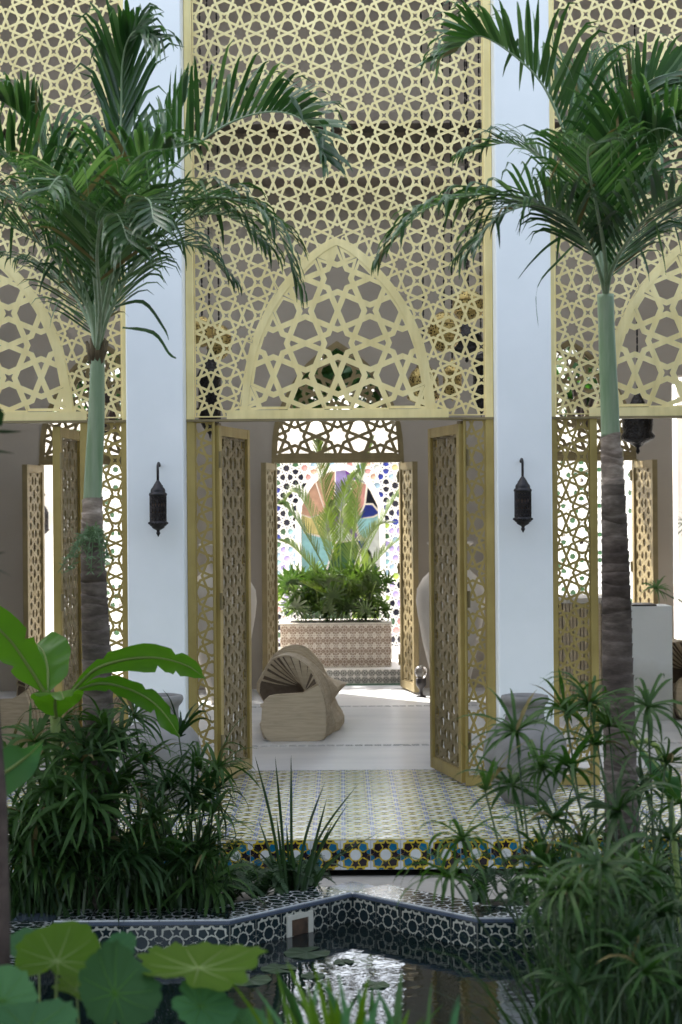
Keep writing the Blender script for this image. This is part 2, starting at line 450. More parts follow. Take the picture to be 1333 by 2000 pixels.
TM_plant = tile_mesh('planter_tile', [G_line, G_beige, G_beige, G_beige, G_beige, G_line])
TM_step = tile_mesh('step_tile', [G_line, G_greyt, G_greyt, G_greyt, G_greyt, G_line])

# patio slab: tiled platform in front of the house
YP0, YP1 = 8.90, 11.27
slab = MB(); slab.box((-6, YP0+0.30, ZG), (6, YP1, -0.155)); slab.box((-6, YP0+0.008, -0.155), (6, YP1, -0.0065))
patio = tag(slab.obj('patio', M_concrete), kind='structure')
cols = [(-2.175+0.15*i) for i in range(30)]
rows = [YP0+0.075+0.1497*j for j in range(16)]
rest = MB(); cnt = 0
for j, y in enumerate(rows):
    for i, x in enumerate(cols):
        vis = abs(x) < 0.1975*y
        if vis and cnt < 298:
            link('tile', TM_floor, patio, (x, y, 0.0), (0, 0, (pi if (i+j) % 2 else 0))); cnt += 1
        else: rest.merge(TILE, Matrix.Translation((x, y, 0)))
    for x in [2.175+0.15*(i+1) for i in range(24)]+[-2.175-0.15*(i+1) for i in range(24)]:
        rest.merge(TILE, Matrix.Translation((x, y, 0)))
tag(rest.obj('tile_field', list(TM_floor.materials), patio), kind='stuff')
for i in range(-24, 25):
    o = link('riser_tile', TM_riser, patio, (i*0.1515+0.06, YP0, -0.0785), (radians(90), 0, 0))
    if abs(i*0.1515) > 2.0: o.hide_render = False
# interior floor
fl = MB(); fl.box((-6, YP1+0.002, -0.3), (6, 16.78, 0.0)); floor = tag(fl.obj('floor', M_concrete), kind='structure')
M_mos = surf('mosaic_grey', (0.38, 0.38, 0.38), (0.54, 0.54, 0.54), 60, 0.5)
for yy in (12.45, 14.95):
    for k in range(3):
        mbs = MB()
        for i in range(120):
            x = -4.0+i*0.067+rnd.uniform(-.004, .004)
            mbs.box((x, yy+k*0.024, 0.0005), (x+rnd.uniform(0.045, 0.06), yy+k*0.024+0.014, 0.0035))
        tag(mbs.obj('mosaic_inlay', M_mos, floor), kind='stuff')
tl = MB(); tl.box((-8, 16.782, -0.3), (8, 20.6, -0.004)); tag(tl.obj('terrace', surf('terrace_paving', (0.60, 0.60, 0.58), (0.70, 0.69, 0.67), 3, 0.7)), kind='structure')

# ------------------------------------------------------------------ star pool
pool = thing('pool', 'eight pointed star pool with dark star tiles and cream lines, sunk before the tiled platform', 'pool', (PX, PY, ZR))
bz = MB()
bz.add([(x, y, ZR-0.002) for x, y in inn]+[(x, y, -0.75) for x, y in inn], [(i, (i+1)%16, 16+(i+1)%16, 16+i)[::-1] for i in range(16)]+[tuple(range(16, 32))])
bz.obj('basin', G_ink, pool)
rm = MB()
ow = octagram(PR+0.26); iw = octagram(PR-0.012)
n = 16
rm.add([(x, y, ZR) for x, y in iw]+[(x, y, ZR) for x, y in ow]+[(x, y, ZG-0.03) for x, y in ow]+[(x, y, ZR-0.014) for x, y in iw],
       [(i, (i+1)%n, n+(i+1)%n, n+i)[::-1] for i in range(n)]+[(n+i, n+(i+1)%n, 2*n+(i+1)%n, 2*n+i)[::-1] for i in range(n)]+[(3*n+i, 3*n+(i+1)%n, (i+1)%n, i)[::-1] for i in range(n)])
rm.obj('rim', G_trim, pool)
for i in range(16):
    a = Vector((*inn[i], 0)); b = Vector((*inn[(i+1)%16], 0)); d = (b-a); L = d.length; d.normalize()
    mid = (a+b)/2
    if mid.y < PY-0.9: continue
    nrm = Vector((d.y, -d.x, 0))
    if nrm.dot(mid-Vector((PX, PY, 0))) < 0: nrm = -nrm
    k = 5; s = L/k
    for t in range(k):
        c = a+d*(s*(t+0.5))
        w = c-nrm*0.0035
        o = link('wall_tile', TM_pool, pool, (w.x, w.y, ZR-0.016-0.0765))
        m = Matrix((d if d.cross(Vector((0, 0, 1))).dot(nrm) < 0 else -d, Vector((0, 0, 1)), -nrm)).transposed().to_4x4()
        if m.determinant() < 0: m = Matrix((-Vector(m.col[0][:3]), Vector((0,0,1)), -nrm)).transposed().to_4x4()
        o.rotation_euler = m.to_euler(); o.scale = (s/0.15*0.998, 1.0, 1)
        inside = (i % 2 == 0)
        r = c+nrm*0.1165
        o = link('rim_tile', TM_rim, pool, (r.x, r.y, ZR+0.0062), (0, 0, atan2(d.y, d.x)))
        # near an outward corner the tile row is wider outside, so the outer row follows
        o.scale = (s/0.15*0.998, 1.5, 1)
# overflow box in the wall
a = WZ(553, 1797, ZR-0.03)
wall_y = lambda x: PY+PR-abs(x-PX)
x0, x1 = -0.262, -0.148
def wallpt(x, z, off): return Vector((x+off*0.7071, wall_y(x)-off*0.7071, z))
sk = MB(); zt, zb = -0.155, -0.262
for (xa, xb, za, zb_) in ((x0, x1, zt-0.022, zt), (x0, x0+0.02, zb, zt-0.022), (x1-0.02, x1, zb, zt-0.022), (x0+0.02, x1-0.02, zb, zb+0.012)):
    vs = [wallpt(xa, za, 0.012), wallpt(xb, za, 0.012), wallpt(xb, zb_, 0.012), wallpt(xa, zb_, 0.012), wallpt(xa, za, -0.002), wallpt(xb, za, -0.002), wallpt(xb, zb_, -0.002), wallpt(xa, zb_, -0.002)]
    sk.add(vs, [(0,1,2,3), (7,6,5,4), (0,4,5,1), (1,5,6,2), (2,6,7,3), (3,7,4,0)])
box_ = thing('skimmer_box', 'cream framed overflow opening set in the back left pool wall', 'skimmer', WZ(577, 1822, -0.2))
sk.obj('frame', surf('cream_plastic', (0.55, 0.52, 0.44), (0.62, 0.6, 0.52), 10, 0.4), box_)
sk = MB(); vs = [wallpt(x0+0.018, zb, 0.006), wallpt(x1-0.018, zb, 0.006), wallpt(x1-0.018, zt-0.02, 0.006), wallpt(x0+0.018, zt-0.02, 0.006)]
sk.add(vs, [(0, 1, 2, 3)]); sk.obj('opening', surf('rusty_dark', (0.03, 0.018, 0.012), (0.14, 0.08, 0.045), 14, 0.6), box_)
# water
m, nt, b = nodes('pond_water')
b.inputs['Base Color'].default_value = (0.006, 0.012, 0.012, 1); b.inputs['Roughness'].default_value = 0.015; b.inputs['IOR'].default_value = 1.33
b.inputs['Specular IOR Level'].default_value = 0.6
bump(nt, b, noise(nt, 9, 3, 0.5, stretch=(1, 1.6, 1)), 0.05, 0.025)
wt = MB(); wi = octagram(PR-0.001)
wt.add([(x, y, ZWAT) for x, y in wi]+[(PX, PY, ZWAT)], [(i, (i+1)%16, 16) for i in range(16)])
tag(wt.obj('water', m), kind='structure')

# ------------------------------------------------------------------ house front: pillars, lattice screens, doors
M_joint = M_beam
def pillar(x0, x1, label):
    t = thing('pillar', label, 'pillar', ((x0+x1)/2, 10.5, 0), 'white pillars of the house front')
    mb = MB(); mb.bevbox((x0, 10.38, 0.0), (x1, 10.78, 5.6), 0.006); mb.obj('shaft', M_white, t)
    mb = MB(); mb.box((x0-0.004, 10.372, 0.0), (x1+0.004, 10.379, 0.07)); mb.obj('plinth', surf('plinth_white', (.6,.61,.62), (.7,.7,.71), 3, .7), t)
    return t
pillar(-1.258, -0.923, 'white plastered pillar with a black lantern, between the left palm and the central doorway')
pillar(0.920, 1.243, 'white plastered pillar with a black lantern, between the central doorway and the right palm')
pillar(-3.43, -3.095, 'white plastered pillar at the far left end of the house front')
pillar(3.08, 3.41, 'white plastered pillar at the far right end of the house front')

ZRAIL, ZBASE = 2.212, 2.262
ARCHP = [(.585, 0), (.565, .15), (.516, .387), (.445, .565), (.349, .725), (.211, .885), (.098, .983), (0, 1.035)]
def arch_outline(cx): return sym_arch(cx, [(h, ZBASE+(z if z > 0 else -.040)) for h, z in ARCHP], 2)
SP, SPZ = 0.191, 0.199
def screen(x0, x1, cx, label, panels, doors, name='lattice_screen'):
    t = thing(name, label, 'lattice screen', (cx, YF, 0), 'gold lattice screens across the house front')
    fw = 0.05
    ol = arch_outline(cx)
    mb = MB(); lattice(mb, x0+fw, x1-fw, ZRAIL+0.012, 5.25, SP, 0.0148, 0.008, 0.0, cx+0.005, ZBASE+1.04+0.03, PZ=SPZ, hole=ol)
    mb.v = [(a, b+YF, c) for a, b, c in mb.v]; mb.obj('upper_lattice', M_gold, t)
    mb = MB(); inner = band(mb, ol, 0.040, 0.0, 0.016); mb.v = [(a, b+YF-0.004, c) for a, b, c in mb.v]; mb.obj('arch_band', M_gold, t)
    mb = MB(); lattice(mb, cx-0.7, cx+0.7, ZBASE-.01, 3.4, 0.388, 0.033, 0.010, 0.0, cx+0.004, ZBASE+1.035-0.245, clip=inner)
    mb.v = [(a, b+YF, c) for a, b, c in mb.v]; mb.obj('arch_lattice', M_gold, t)
    for a, b_ in ((x0, x0+fw), (x1-fw, x1)):
        mb = MB(); mb.bevbox((a+0.001, YF-0.02, ZRAIL), (b_-0.001, YF+0.03, 5.3), 0.004); mb.obj('frame', M_gold2 if False else M_gold, t)
    mb = MB(); mb.box((x0+0.001, YF-0.03, ZRAIL-0.014), (x1-0.001, YF+0.05, ZRAIL-0.001)); mb.obj('rail', M_bronze, t)
    mb = MB(); mb.box((cx-0.665, YF-0.024, ZRAIL), (cx+0.665, YF-0.006, ZBASE+0.002)); mb.obj('arch_sill', M_gold, t)
    for (a, b_) in panels:
        zt = ZRAIL-0.0145; wide = (b_-a) > .22
        outer_left = abs(a-x0) < .01
        sl_, sr_ = (.05, .045 if wide else .012) if outer_left else (.045 if wide else .012, .05)
        so = bpy.data.objects.new('side_panel', None); COL.objects.link(so); so.parent = t; WL[so.name] = WL[t.name]
        for xa, xb in ((a+.001, a+sl_), (b_-sr_, b_-.001)):
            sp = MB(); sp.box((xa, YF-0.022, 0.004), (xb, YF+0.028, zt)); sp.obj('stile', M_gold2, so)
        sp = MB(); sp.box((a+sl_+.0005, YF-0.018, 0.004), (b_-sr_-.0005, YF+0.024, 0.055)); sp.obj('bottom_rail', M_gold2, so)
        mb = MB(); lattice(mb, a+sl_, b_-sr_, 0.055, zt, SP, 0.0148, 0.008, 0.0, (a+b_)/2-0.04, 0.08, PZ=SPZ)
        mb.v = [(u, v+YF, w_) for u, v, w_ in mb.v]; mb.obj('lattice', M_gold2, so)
    for (hx, hy, ang, wd) in doors: door(t, hx, hy, ang, wd)
    return t
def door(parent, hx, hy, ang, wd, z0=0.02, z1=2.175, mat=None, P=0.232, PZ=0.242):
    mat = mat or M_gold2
    o = bpy.data.objects.new('door', None); COL.objects.link(o); o.parent = parent
    base = Vector(WL[parent.name]); o.location = Vector((hx, hy, 0))-base; o.rotation_euler = (0, 0, ang); WL[o.name] = Vector((0, 0, 0))
    st = 0.055; d = 0.024
    for xa in (0, wd-st):
        fr = MB(); fr.bevbox((xa, -d, z0), (xa+st, d, z1), 0.003); fr.obj('stile', mat, o, loc=(0, 0, 0))
    for za, zb in ((z0, z0+.07), (z1-.06, z1)):
        fr = MB(); fr.box((st+.0005, -d+.002, za), (wd-st-.0005, d-.002, zb)); fr.obj('door_rail', mat, o, loc=(0, 0, 0))
    mb = MB(); lattice(mb, st, wd-st, z0+0.07, z1-0.06, P, 0.026, 0.014, -0.007, wd/2, z0+0.12, PZ=PZ)
    mb.obj('lattice', M_bronze, o, loc=(0, 0, 0))
    for zz in (0.25, 1.1, 1.95):
        hg = MB(); hg.tube([(-0.006, -d-0.006, z0+zz-0.05), (-0.006, -d-0.006, z0+zz+0.05)], 0.009, 8); hg.obj('hinge', M_bronze, o, loc=(0, 0, 0))
    hg = MB(); hg.box((0.01, -0.012, z1), (0.08, 0.012, z1+0.016)); hg.obj('pivot', M_bronze, o, loc=(0, 0, 0))
    return o
screen(-0.923, 0.920, XC, 'gold lattice screen with pointed arch over the open central doorway', [(-0.922, -0.752), (0.735, 0.919)],
       [(-0.750, YF, radians(77.5), 0.69), (0.733, YF, radians(102.8), 0.69)])
screen(-3.095, -1.258, XC-2.17, 'gold lattice screen behind the left palm, cut off by the left edge', [(-1.56, -1.259)], [(-1.705, YF, radians(87.5), 0.67)])
screen(1.243, 3.08, XC+2.17, 'gold lattice screen behind the right palm, cut off by the right edge', [(1.244, 1.538)], [(1.66, YF, radians(86), 0.67)])

# upper wall, roof, side walls (front wall raised out of view to shade the courtyard)
mb = MB(); mb.box((-9, 10.40, 5.61), (9, 10.80, 12.5)); mb.box((-9, 10.40, 0), (-3.44, 10.80, 5.609)); mb.box((3.42, 10.40, 0), (9, 10.80, 5.609))
tag(mb.obj('raised_facade_wall', M_white), 'white plastered upper wall of the house above the gold lattice, raised unseen for shade', 'wall')  # height added above the frame so its shadow covers the courtyard
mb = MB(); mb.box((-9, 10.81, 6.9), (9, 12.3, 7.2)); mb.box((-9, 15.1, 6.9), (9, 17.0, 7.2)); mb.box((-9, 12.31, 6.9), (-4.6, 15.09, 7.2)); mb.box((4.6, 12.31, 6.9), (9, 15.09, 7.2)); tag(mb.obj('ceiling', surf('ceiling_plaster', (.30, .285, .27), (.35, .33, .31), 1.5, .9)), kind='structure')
m, nt, b = nodes('milk_glass'); tl_ = N(nt, 'ShaderNodeBsdfTranslucent'); tl_.inputs[0].default_value = (.78, .84, .92, 1); mx = N(nt, 'ShaderNodeMixShader'); mx.inputs[0].default_value = .25
b.inputs['Base Color'].default_value = (.4, .4, .4, 1); nt.links.new(b.outputs[0], mx.inputs[1]); nt.links.new(tl_.outputs[0], mx.inputs[2]); nt.links.new(mx.outputs[0], nt.nodes['Material Output'].inputs[0])
mb = MB(); mb.add([(-4.58, 12.32, 7.05), (4.58, 12.32, 7.05), (4.58, 15.08, 7.05), (-4.58, 15.08, 7.05)], [(0, 1, 2, 3)]); tag(mb.obj('added_skylight', m), 'added milky glass panel in the hall ceiling, unseen, to light the hall', 'added_skylight')  # added unseen panel that lets soft light into the hall
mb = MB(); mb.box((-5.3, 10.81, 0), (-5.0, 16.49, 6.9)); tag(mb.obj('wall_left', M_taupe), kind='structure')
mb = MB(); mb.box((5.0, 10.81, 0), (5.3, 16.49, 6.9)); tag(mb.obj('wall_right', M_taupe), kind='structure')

# ------------------------------------------------------------------ back wall with three arched openings
YB = 16.50
BARCH = [(.618, 2.15), (.592, 2.463), (.480, 2.75), (.287, 3.037), (0, 3.248)]
BCX = [-2.197, -0.027, 2.143]
def back_wall():
    mb = MB(); th = 0.28; ztop = 6.9
    xs = [-5.0]
    segs = []
    for c in BCX:
        prof = sym_arch(c, BARCH, 4)        # base left, then right side up to apex, then left
        top = sorted(set([(round(x, 5), round(z, 5)) for x, z in prof]))
        left = [q for q in top if q[0] <= c+1e-6]; right = [q for q in top if q[0] > c+1e-6]
        segs.append((c-0.618, c+0.618, top))
    x = -5.0
    def solid(xa, xb): mb.box((xa, YB, 0), (xb, YB+th, ztop))
    for a, b, top in segs:
        solid(x, a)
        for (xa, za), (xb, zb) in zip(top[:-1], top[1:]):
            vs = [(xa, YB, za), (xb, YB, zb), (xb, YB, ztop), (xa, YB, ztop), (xa, YB+th, za), (xb, YB+th, zb), (xb, YB+th, ztop), (xa, YB+th, ztop)]
            mb.add(vs, [(0,1,2,3), (7,6,5,4), (0,4,5,1)])
        x = b
    solid(x, 3.10)
    mb.box((3.10, YB, 2.9), (5.0, YB+th, ztop))
    return mb
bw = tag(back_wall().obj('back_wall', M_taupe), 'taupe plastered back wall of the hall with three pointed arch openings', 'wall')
for py, hgt in ((240, 0.10), (345, 0.10)):
    z = W(666, py, 16.3).z
    mb = MB(); mb.box((-5.0, 16.1, z-hgt/2), (5.0, 16.49, z+hgt/2)); tag(mb.obj('ceiling_beam', M_beam), 'dark horizontal beam high on the back wall, %s of the two' % ('upper' if py < 300 else 'lower'), 'beam', 'dark beams on the back wall')
def back_door(cx, label, l_ang, r_ang):
    t = thing('arched_doorway', label, 'doorway', (cx, YB, 0), 'arched doorways in the back wall')
    y0 = YB-0.012
    ol = sym_arch(cx, BARCH, 3)
    mb = MB(); q = band(mb, ol, 0.036, 0, 0.05); mb.v = [(a, b+y0, c) for a, b, c in mb.v]; mb.obj('arch_frame', M_bronze, t)
    mb = MB(); lattice(mb, cx-0.65, cx+0.65, 2.15, 3.3, 0.40, 0.032, 0.02, 0.01, cx, 2.15+0.40*0.52, clip=q)
    mb.v = [(a, b+y0, c) for a, b, c in mb.v]; mb.obj('arch_lattice', M_bronze, t)
    mb = MB(); mb.box((cx-0.618, y0-0.004, 2.11), (cx+0.618, y0+0.055, 2.149)); mb.obj('transom', M_bronze, t)
    for sx in (-1, 1):
        mb = MB(); xa = cx+sx*0.618; mb.box((min(xa, xa-sx*0.03), y0, 0.002), (max(xa, xa-sx*0.03), y0+0.05, 2.109)); mb.obj('jamb', M_bronze, t)
    door(t, cx-0.590, y0-0.03, -radians(180-l_ang), 0.56, z1=2.10, mat=M_bronze)
    door(t, cx+0.590, y0-0.03, -radians(r_ang), 0.56, z1=2.10, mat=M_bronze)
    return t
back_door(BCX[0], 'bronze arched doorway in the back wall, seen through the left lattice screen', 84, 80)
back_door(BCX[1], 'bronze arched doorway in the back wall, open onto the planted terrace', 82, 79)
back_door(BCX[2], 'bronze arched doorway in the back wall, seen beside the right palm trunk', 84, 80)
# ------------------------------------------------------------------ terrace: stained glass screen, planter, step
YS = 20.0
def glass(name, c, e=0.35):
    m, nt, b = nodes(name)
    f = noise(nt, 9, 3)
    c0 = tuple(x*0.42 for x in c); c1 = tuple(min(1, x*.68) for x in c)
    col = ramp(nt, f, [(0.3, c0), (0.7, c1)])
    nt.links.new(col, b.inputs['Base Color']); b.inputs['Roughness'].default_value = 0.12
    t = N(nt, 'ShaderNodeBsdfTranslucent'); nt.links.new(col, t.inputs[0])
    mx = N(nt, 'ShaderNodeMixShader'); mx.inputs[0].default_value = e
    nt.links.new(b.outputs[0], mx.inputs[1]); nt.links.new(t.outputs[0], mx.inputs[2]); nt.links.new(mx.outputs[0], nt.nodes['Material Output'].inputs[0])
    return m
GL = {k: glass('glass_'+k, c) for k, c in dict(pink=(.72,.38,.36), orange=(.74,.48,.36), purple=(.25,.06,.55), teal=(.35,.62,.66), lime=(.42,.58,.12), dark=(.012,.014,.03), violet=(.5,.42,.8), yellow=(.7,.62,.3), green=(.06,.14,.07), sky=(.42,.60,.75), cobalt=(.03,.05,.30), clear=(.70,.74,.72)).items()}
M_tw = surf('terrace_white', (.80,.80,.78), (.86,.86,.84), 3, .6)
sc = thing('stained_glass_screen', 'white star lattice screen with coloured panes and a stained glass arch, behind the planter', 'glass screen', (0, YS, 0))
ga = sym_arch(-0.01, [(.50, 0.35), (.50, 1.55), (.455, 1.80), (.33, 2.02), (.17, 2.15), (0, 2.19)], 2)
holes = []
mb = MB(); lattice(mb, -1.6, 1.6, 0.12, 2.30, 0.205, 0.016, 0.03, YS, 0, 0.1, hole=ga, holes=holes); mb.obj('lattice', M_tw, sc)
mb = MB(); gin = band(mb, ga, 0.055, 0, 0.07); mb.v = [(a, b+YS-.02, c) for a, b, c in mb.v]; mb.obj('arch_rim', M_tw, sc)
mb = MB(); mb.box((-1.6, YS-.03, 2.305), (1.6, YS+.06, 2.56)); mb.obj('top_beam', M_tw, sc)
mb = MB(); mb.box((-1.6, YS-.03, -0.004), (1.6, YS+.06, 0.118)); mb.obj('sill', M_tw, sc)
bycol = {}
for q in holes:
    cx = sum(a for a, b in q)/len(q); cz = sum(b for a, b in q)/len(q); r = rnd.random()
    d = abs(cx)-0.42
    if cz > 1.9 and abs(cx) < 0.42: k = rnd.choice(['pink', 'orange', 'clear', 'sky'])
    elif cz > 1.45: k = rnd.choice(['dark', 'cobalt', 'dark', 'cobalt', 'green', 'dark']) if (cx < -.4 or r < .85) else rnd.choice(['yellow', 'sky', 'lime'])
    elif cz > 0.95: k = rnd.choice(['sky', 'teal', 'sky', 'cobalt', 'violet', 'green'])
    elif cz > 0.6: k = rnd.choice(['lime', 'violet', 'dark', 'green', 'dark'])
    else: k = rnd.choice(['dark', 'green', 'dark', 'violet', 'pink'])
    bycol.setdefault(k, MB()).add([(a, YS+.015, b) for a, b in q], [tuple(range(len(q)))])
for k, m_ in bycol.items(): tag(m_.obj('coloured_pane', GL[k], sc), 'small %s panes of the white lattice' % k, kind='stuff')
# shards of the arch: fan of irregular wedges round two knots, each clipped to the arch
def shard(poly, k):
    p = clip_convex([((a-666.5-5)*YS/F, CZ+(1000-b)*YS/F) for a, b in poly], gin)
    if len(p) < 3: return
    if area(p) < 0:
        p = p[::-1]
    q = inset(p, 0.010) or p
    mb = MB(); n = len(q)
    mb.add([(a, YS+.0, b) for a, b in q]+[(a, YS+.012, b) for a, b in q], [tuple(range(n)), tuple(range(2*n-1, n-1, -1))]+[(i, n+i, n+(i+1) % n, (i+1) % n) for i in range(n)])
    mb.obj('glass_shard', GL[k], sc)
for poly, k in [([(585,1000),(618,930),(640,1000),(612,1010)],'orange'), ([(640,1000),(618,930),(640,915),(662,920),(660,985)],'orange'), ([(662,920),(680,918),(690,960),(672,1000),(660,985)],'violet'),
    ([(690,935),(723,945),(718,985),(705,1015),(693,985)],'pink'), ([(680,918),(723,945),(690,935),(690,960)],'purple'), ([(723,945),(745,975),(748,1003),(733,985),(718,985)],'dark'),
    ([(693,985),(705,1015),(700,1012),(684,985),(690,960)],'dark'), ([(705,1015),(718,985),(733,985),(748,1003),(735,1010)],'cobalt'), ([(684,985),(700,1012),(705,1043),(680,1020)],'lime'),
    ([(672,1000),(680,1020),(705,1043),(700,1055),(668,1020)],'purple'), ([(700,1012),(735,1010),(748,1003),(745,1030),(718,1055),(705,1043)],'teal'), ([(668,1020),(700,1055),(660,1060),(640,1050)],'clear'),
    ([(700,1055),(718,1055),(720,1068),(708,1075)],'cobalt'), ([(660,1060),(700,1055),(708,1075),(690,1130),(640,1120)],'green'), ([(708,1075),(720,1068),(728,1080),(730,1130),(712,1160)],'lime'),
    ([(720,1068),(745,1110),(742,1135),(730,1130),(728,1080)],'green'), ([(718,1055),(745,1030),(750,1110),(745,1110),(720,1068)],'clear'), ([(585,1000),(612,1010),(640,1000),(640,1050),(600,1040)],'yellow'),
    ([(585,1000),(600,1040),(640,1050),(660,1060),(640,1120),(582,1120)],'teal'), ([(640,1000),(660,985),(672,1000),(668,1020),(640,1050)],'purple'), ([(582,1120),(640,1120),(690,1130),(690,1220),(582,1220)],'green'), ([(690,1130),(708,1075),(712,1160),(730,1130),(750,1135),(750,1220),(690,1220)],'lime')]:
    shard(poly, k)
# plain white lattice screens behind the two side doorways
for cx, lab in ((-2.55, 'white star lattice screen on the terrace behind the left arched doorway'), (2.62, 'white star lattice screen on the terrace behind the right arched doorway')):
    t = thing('white_screen', lab, 'lattice screen', (cx, YS, 0), 'white screens on the terrace')
    hs = []; mb = MB(); lattice(mb, cx-.94, cx+.94, 0.12, 2.3, 0.205, 0.022, 0.03, YS, cx, 0.1, holes=hs); mb.obj('lattice', M_tw, t)
    mb = MB(); mb.box((cx-.94, YS-.03, 2.305), (cx+.94, YS+.06, 2.56)); mb.obj('top_beam', M_tw, t)
    mb = MB(); mb.box((cx-.94, YS-.03, -.004), (cx+.94, YS+.06, .118)); mb.obj('sill', M_tw, t)
    mb = MB(); mg = MB()
    for q in hs:
        r = rnd.random()
        if r < 0.45: mb.add([(a, YS+.02, b) for a, b in q], [tuple(range(len(q)))])
        elif r < 0.95: mg.add([(a, YS+.02, b) for a, b in q], [tuple(range(len(q)))])
    tag(mb.obj('dark_pane', GL['green'], t), kind='stuff'); tag(mg.obj('clear_pane', GL['clear'], t), kind='stuff')
# step and planter
stp = thing('tiled_step', 'low step faced with dark patterned tiles under the planter', 'step', (0.1, 16.84, 0))
mb = MB(); mb.box((-1.4, 16.847, 0.0), (1.5, 17.9, 0.147)); mb.obj('tread', surf('step_stone', (.55,.52,.47), (.66,.63,.58), 4, .6), stp)
mb = MB(); mb.box((-1.4, 16.82, 0.0), (1.5, 16.838, 0.012)); mb.obj('green_strip', glaze('green_strip', (.1,.2,.12), .3), stp)
for i in range(30):
    for j in range(2): link('step_tile', TM_step, stp, (-1.0+0.0675*i, 16.840, 0.046+.0675*j), (radians(90), 0, 0), (0.443, 0.443, 1))
pl = thing('planter', 'long planter box faced with beige patterned tiles on the terrace step', 'planter', (-0.05, 17.1, 0.148))
PXA, PXB = W(548, 1250, 17.1).x, W(765, 1250, 17.1).x
mb = MB(); t = .09
mb.box((PXA, 17.108, .148), (PXB, 17.108+t, .56)); mb.box((PXA, 17.75-t, .148), (PXB, 17.75, .56)); mb.box((PXA, 17.108+t+.001, .148), (PXA+t, 17.75-t-.001, .56)); mb.box((PXB-t, 17.108+t+.001, .148), (PXB, 17.75-t-.001, .56))
mb.obj('box', G_beige, pl)
mb = MB(); mb.box((PXA-.008, 17.095, .5605), (PXB+.008, 17.76, .574)); mb.obj('rim', M_vase, pl)
mb = MB(); mb.box((PXA+t, 17.2, .40), (PXB-t, 17.65, .575)); mb.obj('soil', M_soil, pl)
for i in range(13):
    for j in range(4):
        s = (PXB-PXA)/13
        link('planter_tile', TM_plant, pl, (PXA+s*(i+.5), 17.100, .149+.1024*(j+.5)), (radians(90), 0, 0), (s/.15*.985, .672, 1))
# white pier with a small lantern behind the left arch; white wall and beyond
tw = MB(); tw.box((-3.6, 18.2, -.004), (-2.86, 18.4, 2.3)); tag(tw.obj('terrace_wall', M_tw), 'white wall piece on the terrace behind the left arched doorway', 'wall')
tw = MB(); tw.box((3.35, 17.6, -.004), (6.5, 17.8, 2.9)); tag(tw.obj('terrace_wall', M_tw), 'sunlit white wall at the right edge, behind the hall', 'wall')

# ------------------------------------------------------------------ wall lanterns
def wall_lantern(c, label, s=1.0, group='black pierced lanterns on the white pillars'):
    """c: middle of the lantern body, wall behind at +y"""
    t = thing('wall_lantern', label, 'lantern', c, group)
    c = Vector(c)
    px = 0.00302*s
    def z(y): return (966-y)*px          # photograph rows to height
    hk = MB(); pts = []
    for i in range(15):
        a = pi*i/14; pts.append(c+V(0, 0.055*s*(1-cos(a))*1.0-0.0, z(912)+0.028*s*sin(a)))
    hk.tube([c+V(0, 0, z(937))]+[c+V(0, 0, z(925))]+pts+[c+V(0, 0.11*s, z(950))], 0.0075*s, 8); hk.obj('hook', M_black, t, True)
    hk = MB(); hk.lathe([(0.022*s, -0.03*s), (0.026*s, 0), (0.022*s, 0.03*s)], 12, (c.x, c.y+0.112*s, c.z+z(955))); hk.obj('wall_plate', M_black, t, True)
    R = 0.047*s
    mb = MB(); mb.lathe([(.004*s, z(934)), (.010*s, z(938)), (.022*s, z(944)), (.034*s, z(951)), (.040*s, z(953)), (.044*s, z(957)), (.043*s, z(959.5)), (.050*s, z(961)), (.0535*s, z(964)), (.050*s, z(967)), (R*.9, z(968))], 24, c); mb.obj('cap', M_black, t, True)
    # pierced cylinder: rings, uprights and a fretwork of crossing bars
    ribs = MB(); n = 16; za, zb = z(967), z(1016)
    for zz, rr in ((z(968), 1), (z(973), 1.02), (z(978), 1), (z(1001), 1.02), (z(1006), 1), (z(1010), 1.03), (z(1015), 1.06)):
        ribs.lathe([(R*rr*.9, zz-.004*s), (R*rr, zz-.003*s), (R*rr, zz+.003*s), (R*rr*.9, zz+.004*s)], 24, c)
    for k in range(n):
        a = 2*pi*k/n
        ribs.tube([c+V(R*cos(a), R*sin(a), za), c+V(R*cos(a), R*sin(a), zb)], .0025*s, 4)
    for k in range(n):
        for sg in (1, -1):
            for h in range(3):
                pts = [c+V(R*cos(2*pi*(k+sg*u)/n), R*sin(2*pi*(k+sg*u)/n), za+(zb-za)*(h+u)/3) for u in (0, .5, 1)]
                ribs.tube(pts, .0028*s, 4, cap=False)
    ribs.obj('fretwork', M_black, t)
    cy = MB(); cy.lathe([(R*.80, za), (R*.80, zb)], 20, c); cy.obj('inner_shade', surf('rusty_shade', (.05,.028,.018), (.10,.055,.035), 25, .6), t, True)
    mb = MB(); mb.lathe([(R*.95, z(1014)), (R*1.12, z(1017)), (R*1.14, z(1021)), (R*.98, z(1024)), (R*.80, z(1026)), (R*.78, z(1028)), (R*.45, z(1031)), (.010*s, z(1033)), (.009*s, z(1036)), (.013*s, z(1038)), (.002*s, z(1045))], 24, c); mb.obj('finial', M_black, t, True)
    bl = MB()
    for k in range(14):
        a = 2*pi*k/14; bl.lathe([(.001, -.007*s), (.006*s, -.004*s), (.007*s, 0), (.006*s, .004*s), (.001, .007*s)], 6, (c.x+R*1.12*cos(a), c.y+R*1.12*sin(a), c.z+z(1019)))
    bl.obj('beading', M_black, t)
    return t
wall_lantern(W(309, 968, 10.28), 'black pierced metal lantern on the left white pillar')
wall_lantern(W(1021.5, 960, 10.28), 'black pierced metal lantern on the right white pillar')
wall_lantern(W(85, 1003, 18.10), 'small dark lantern on the terrace wall, seen through the left arched doorway', 1.05, None)

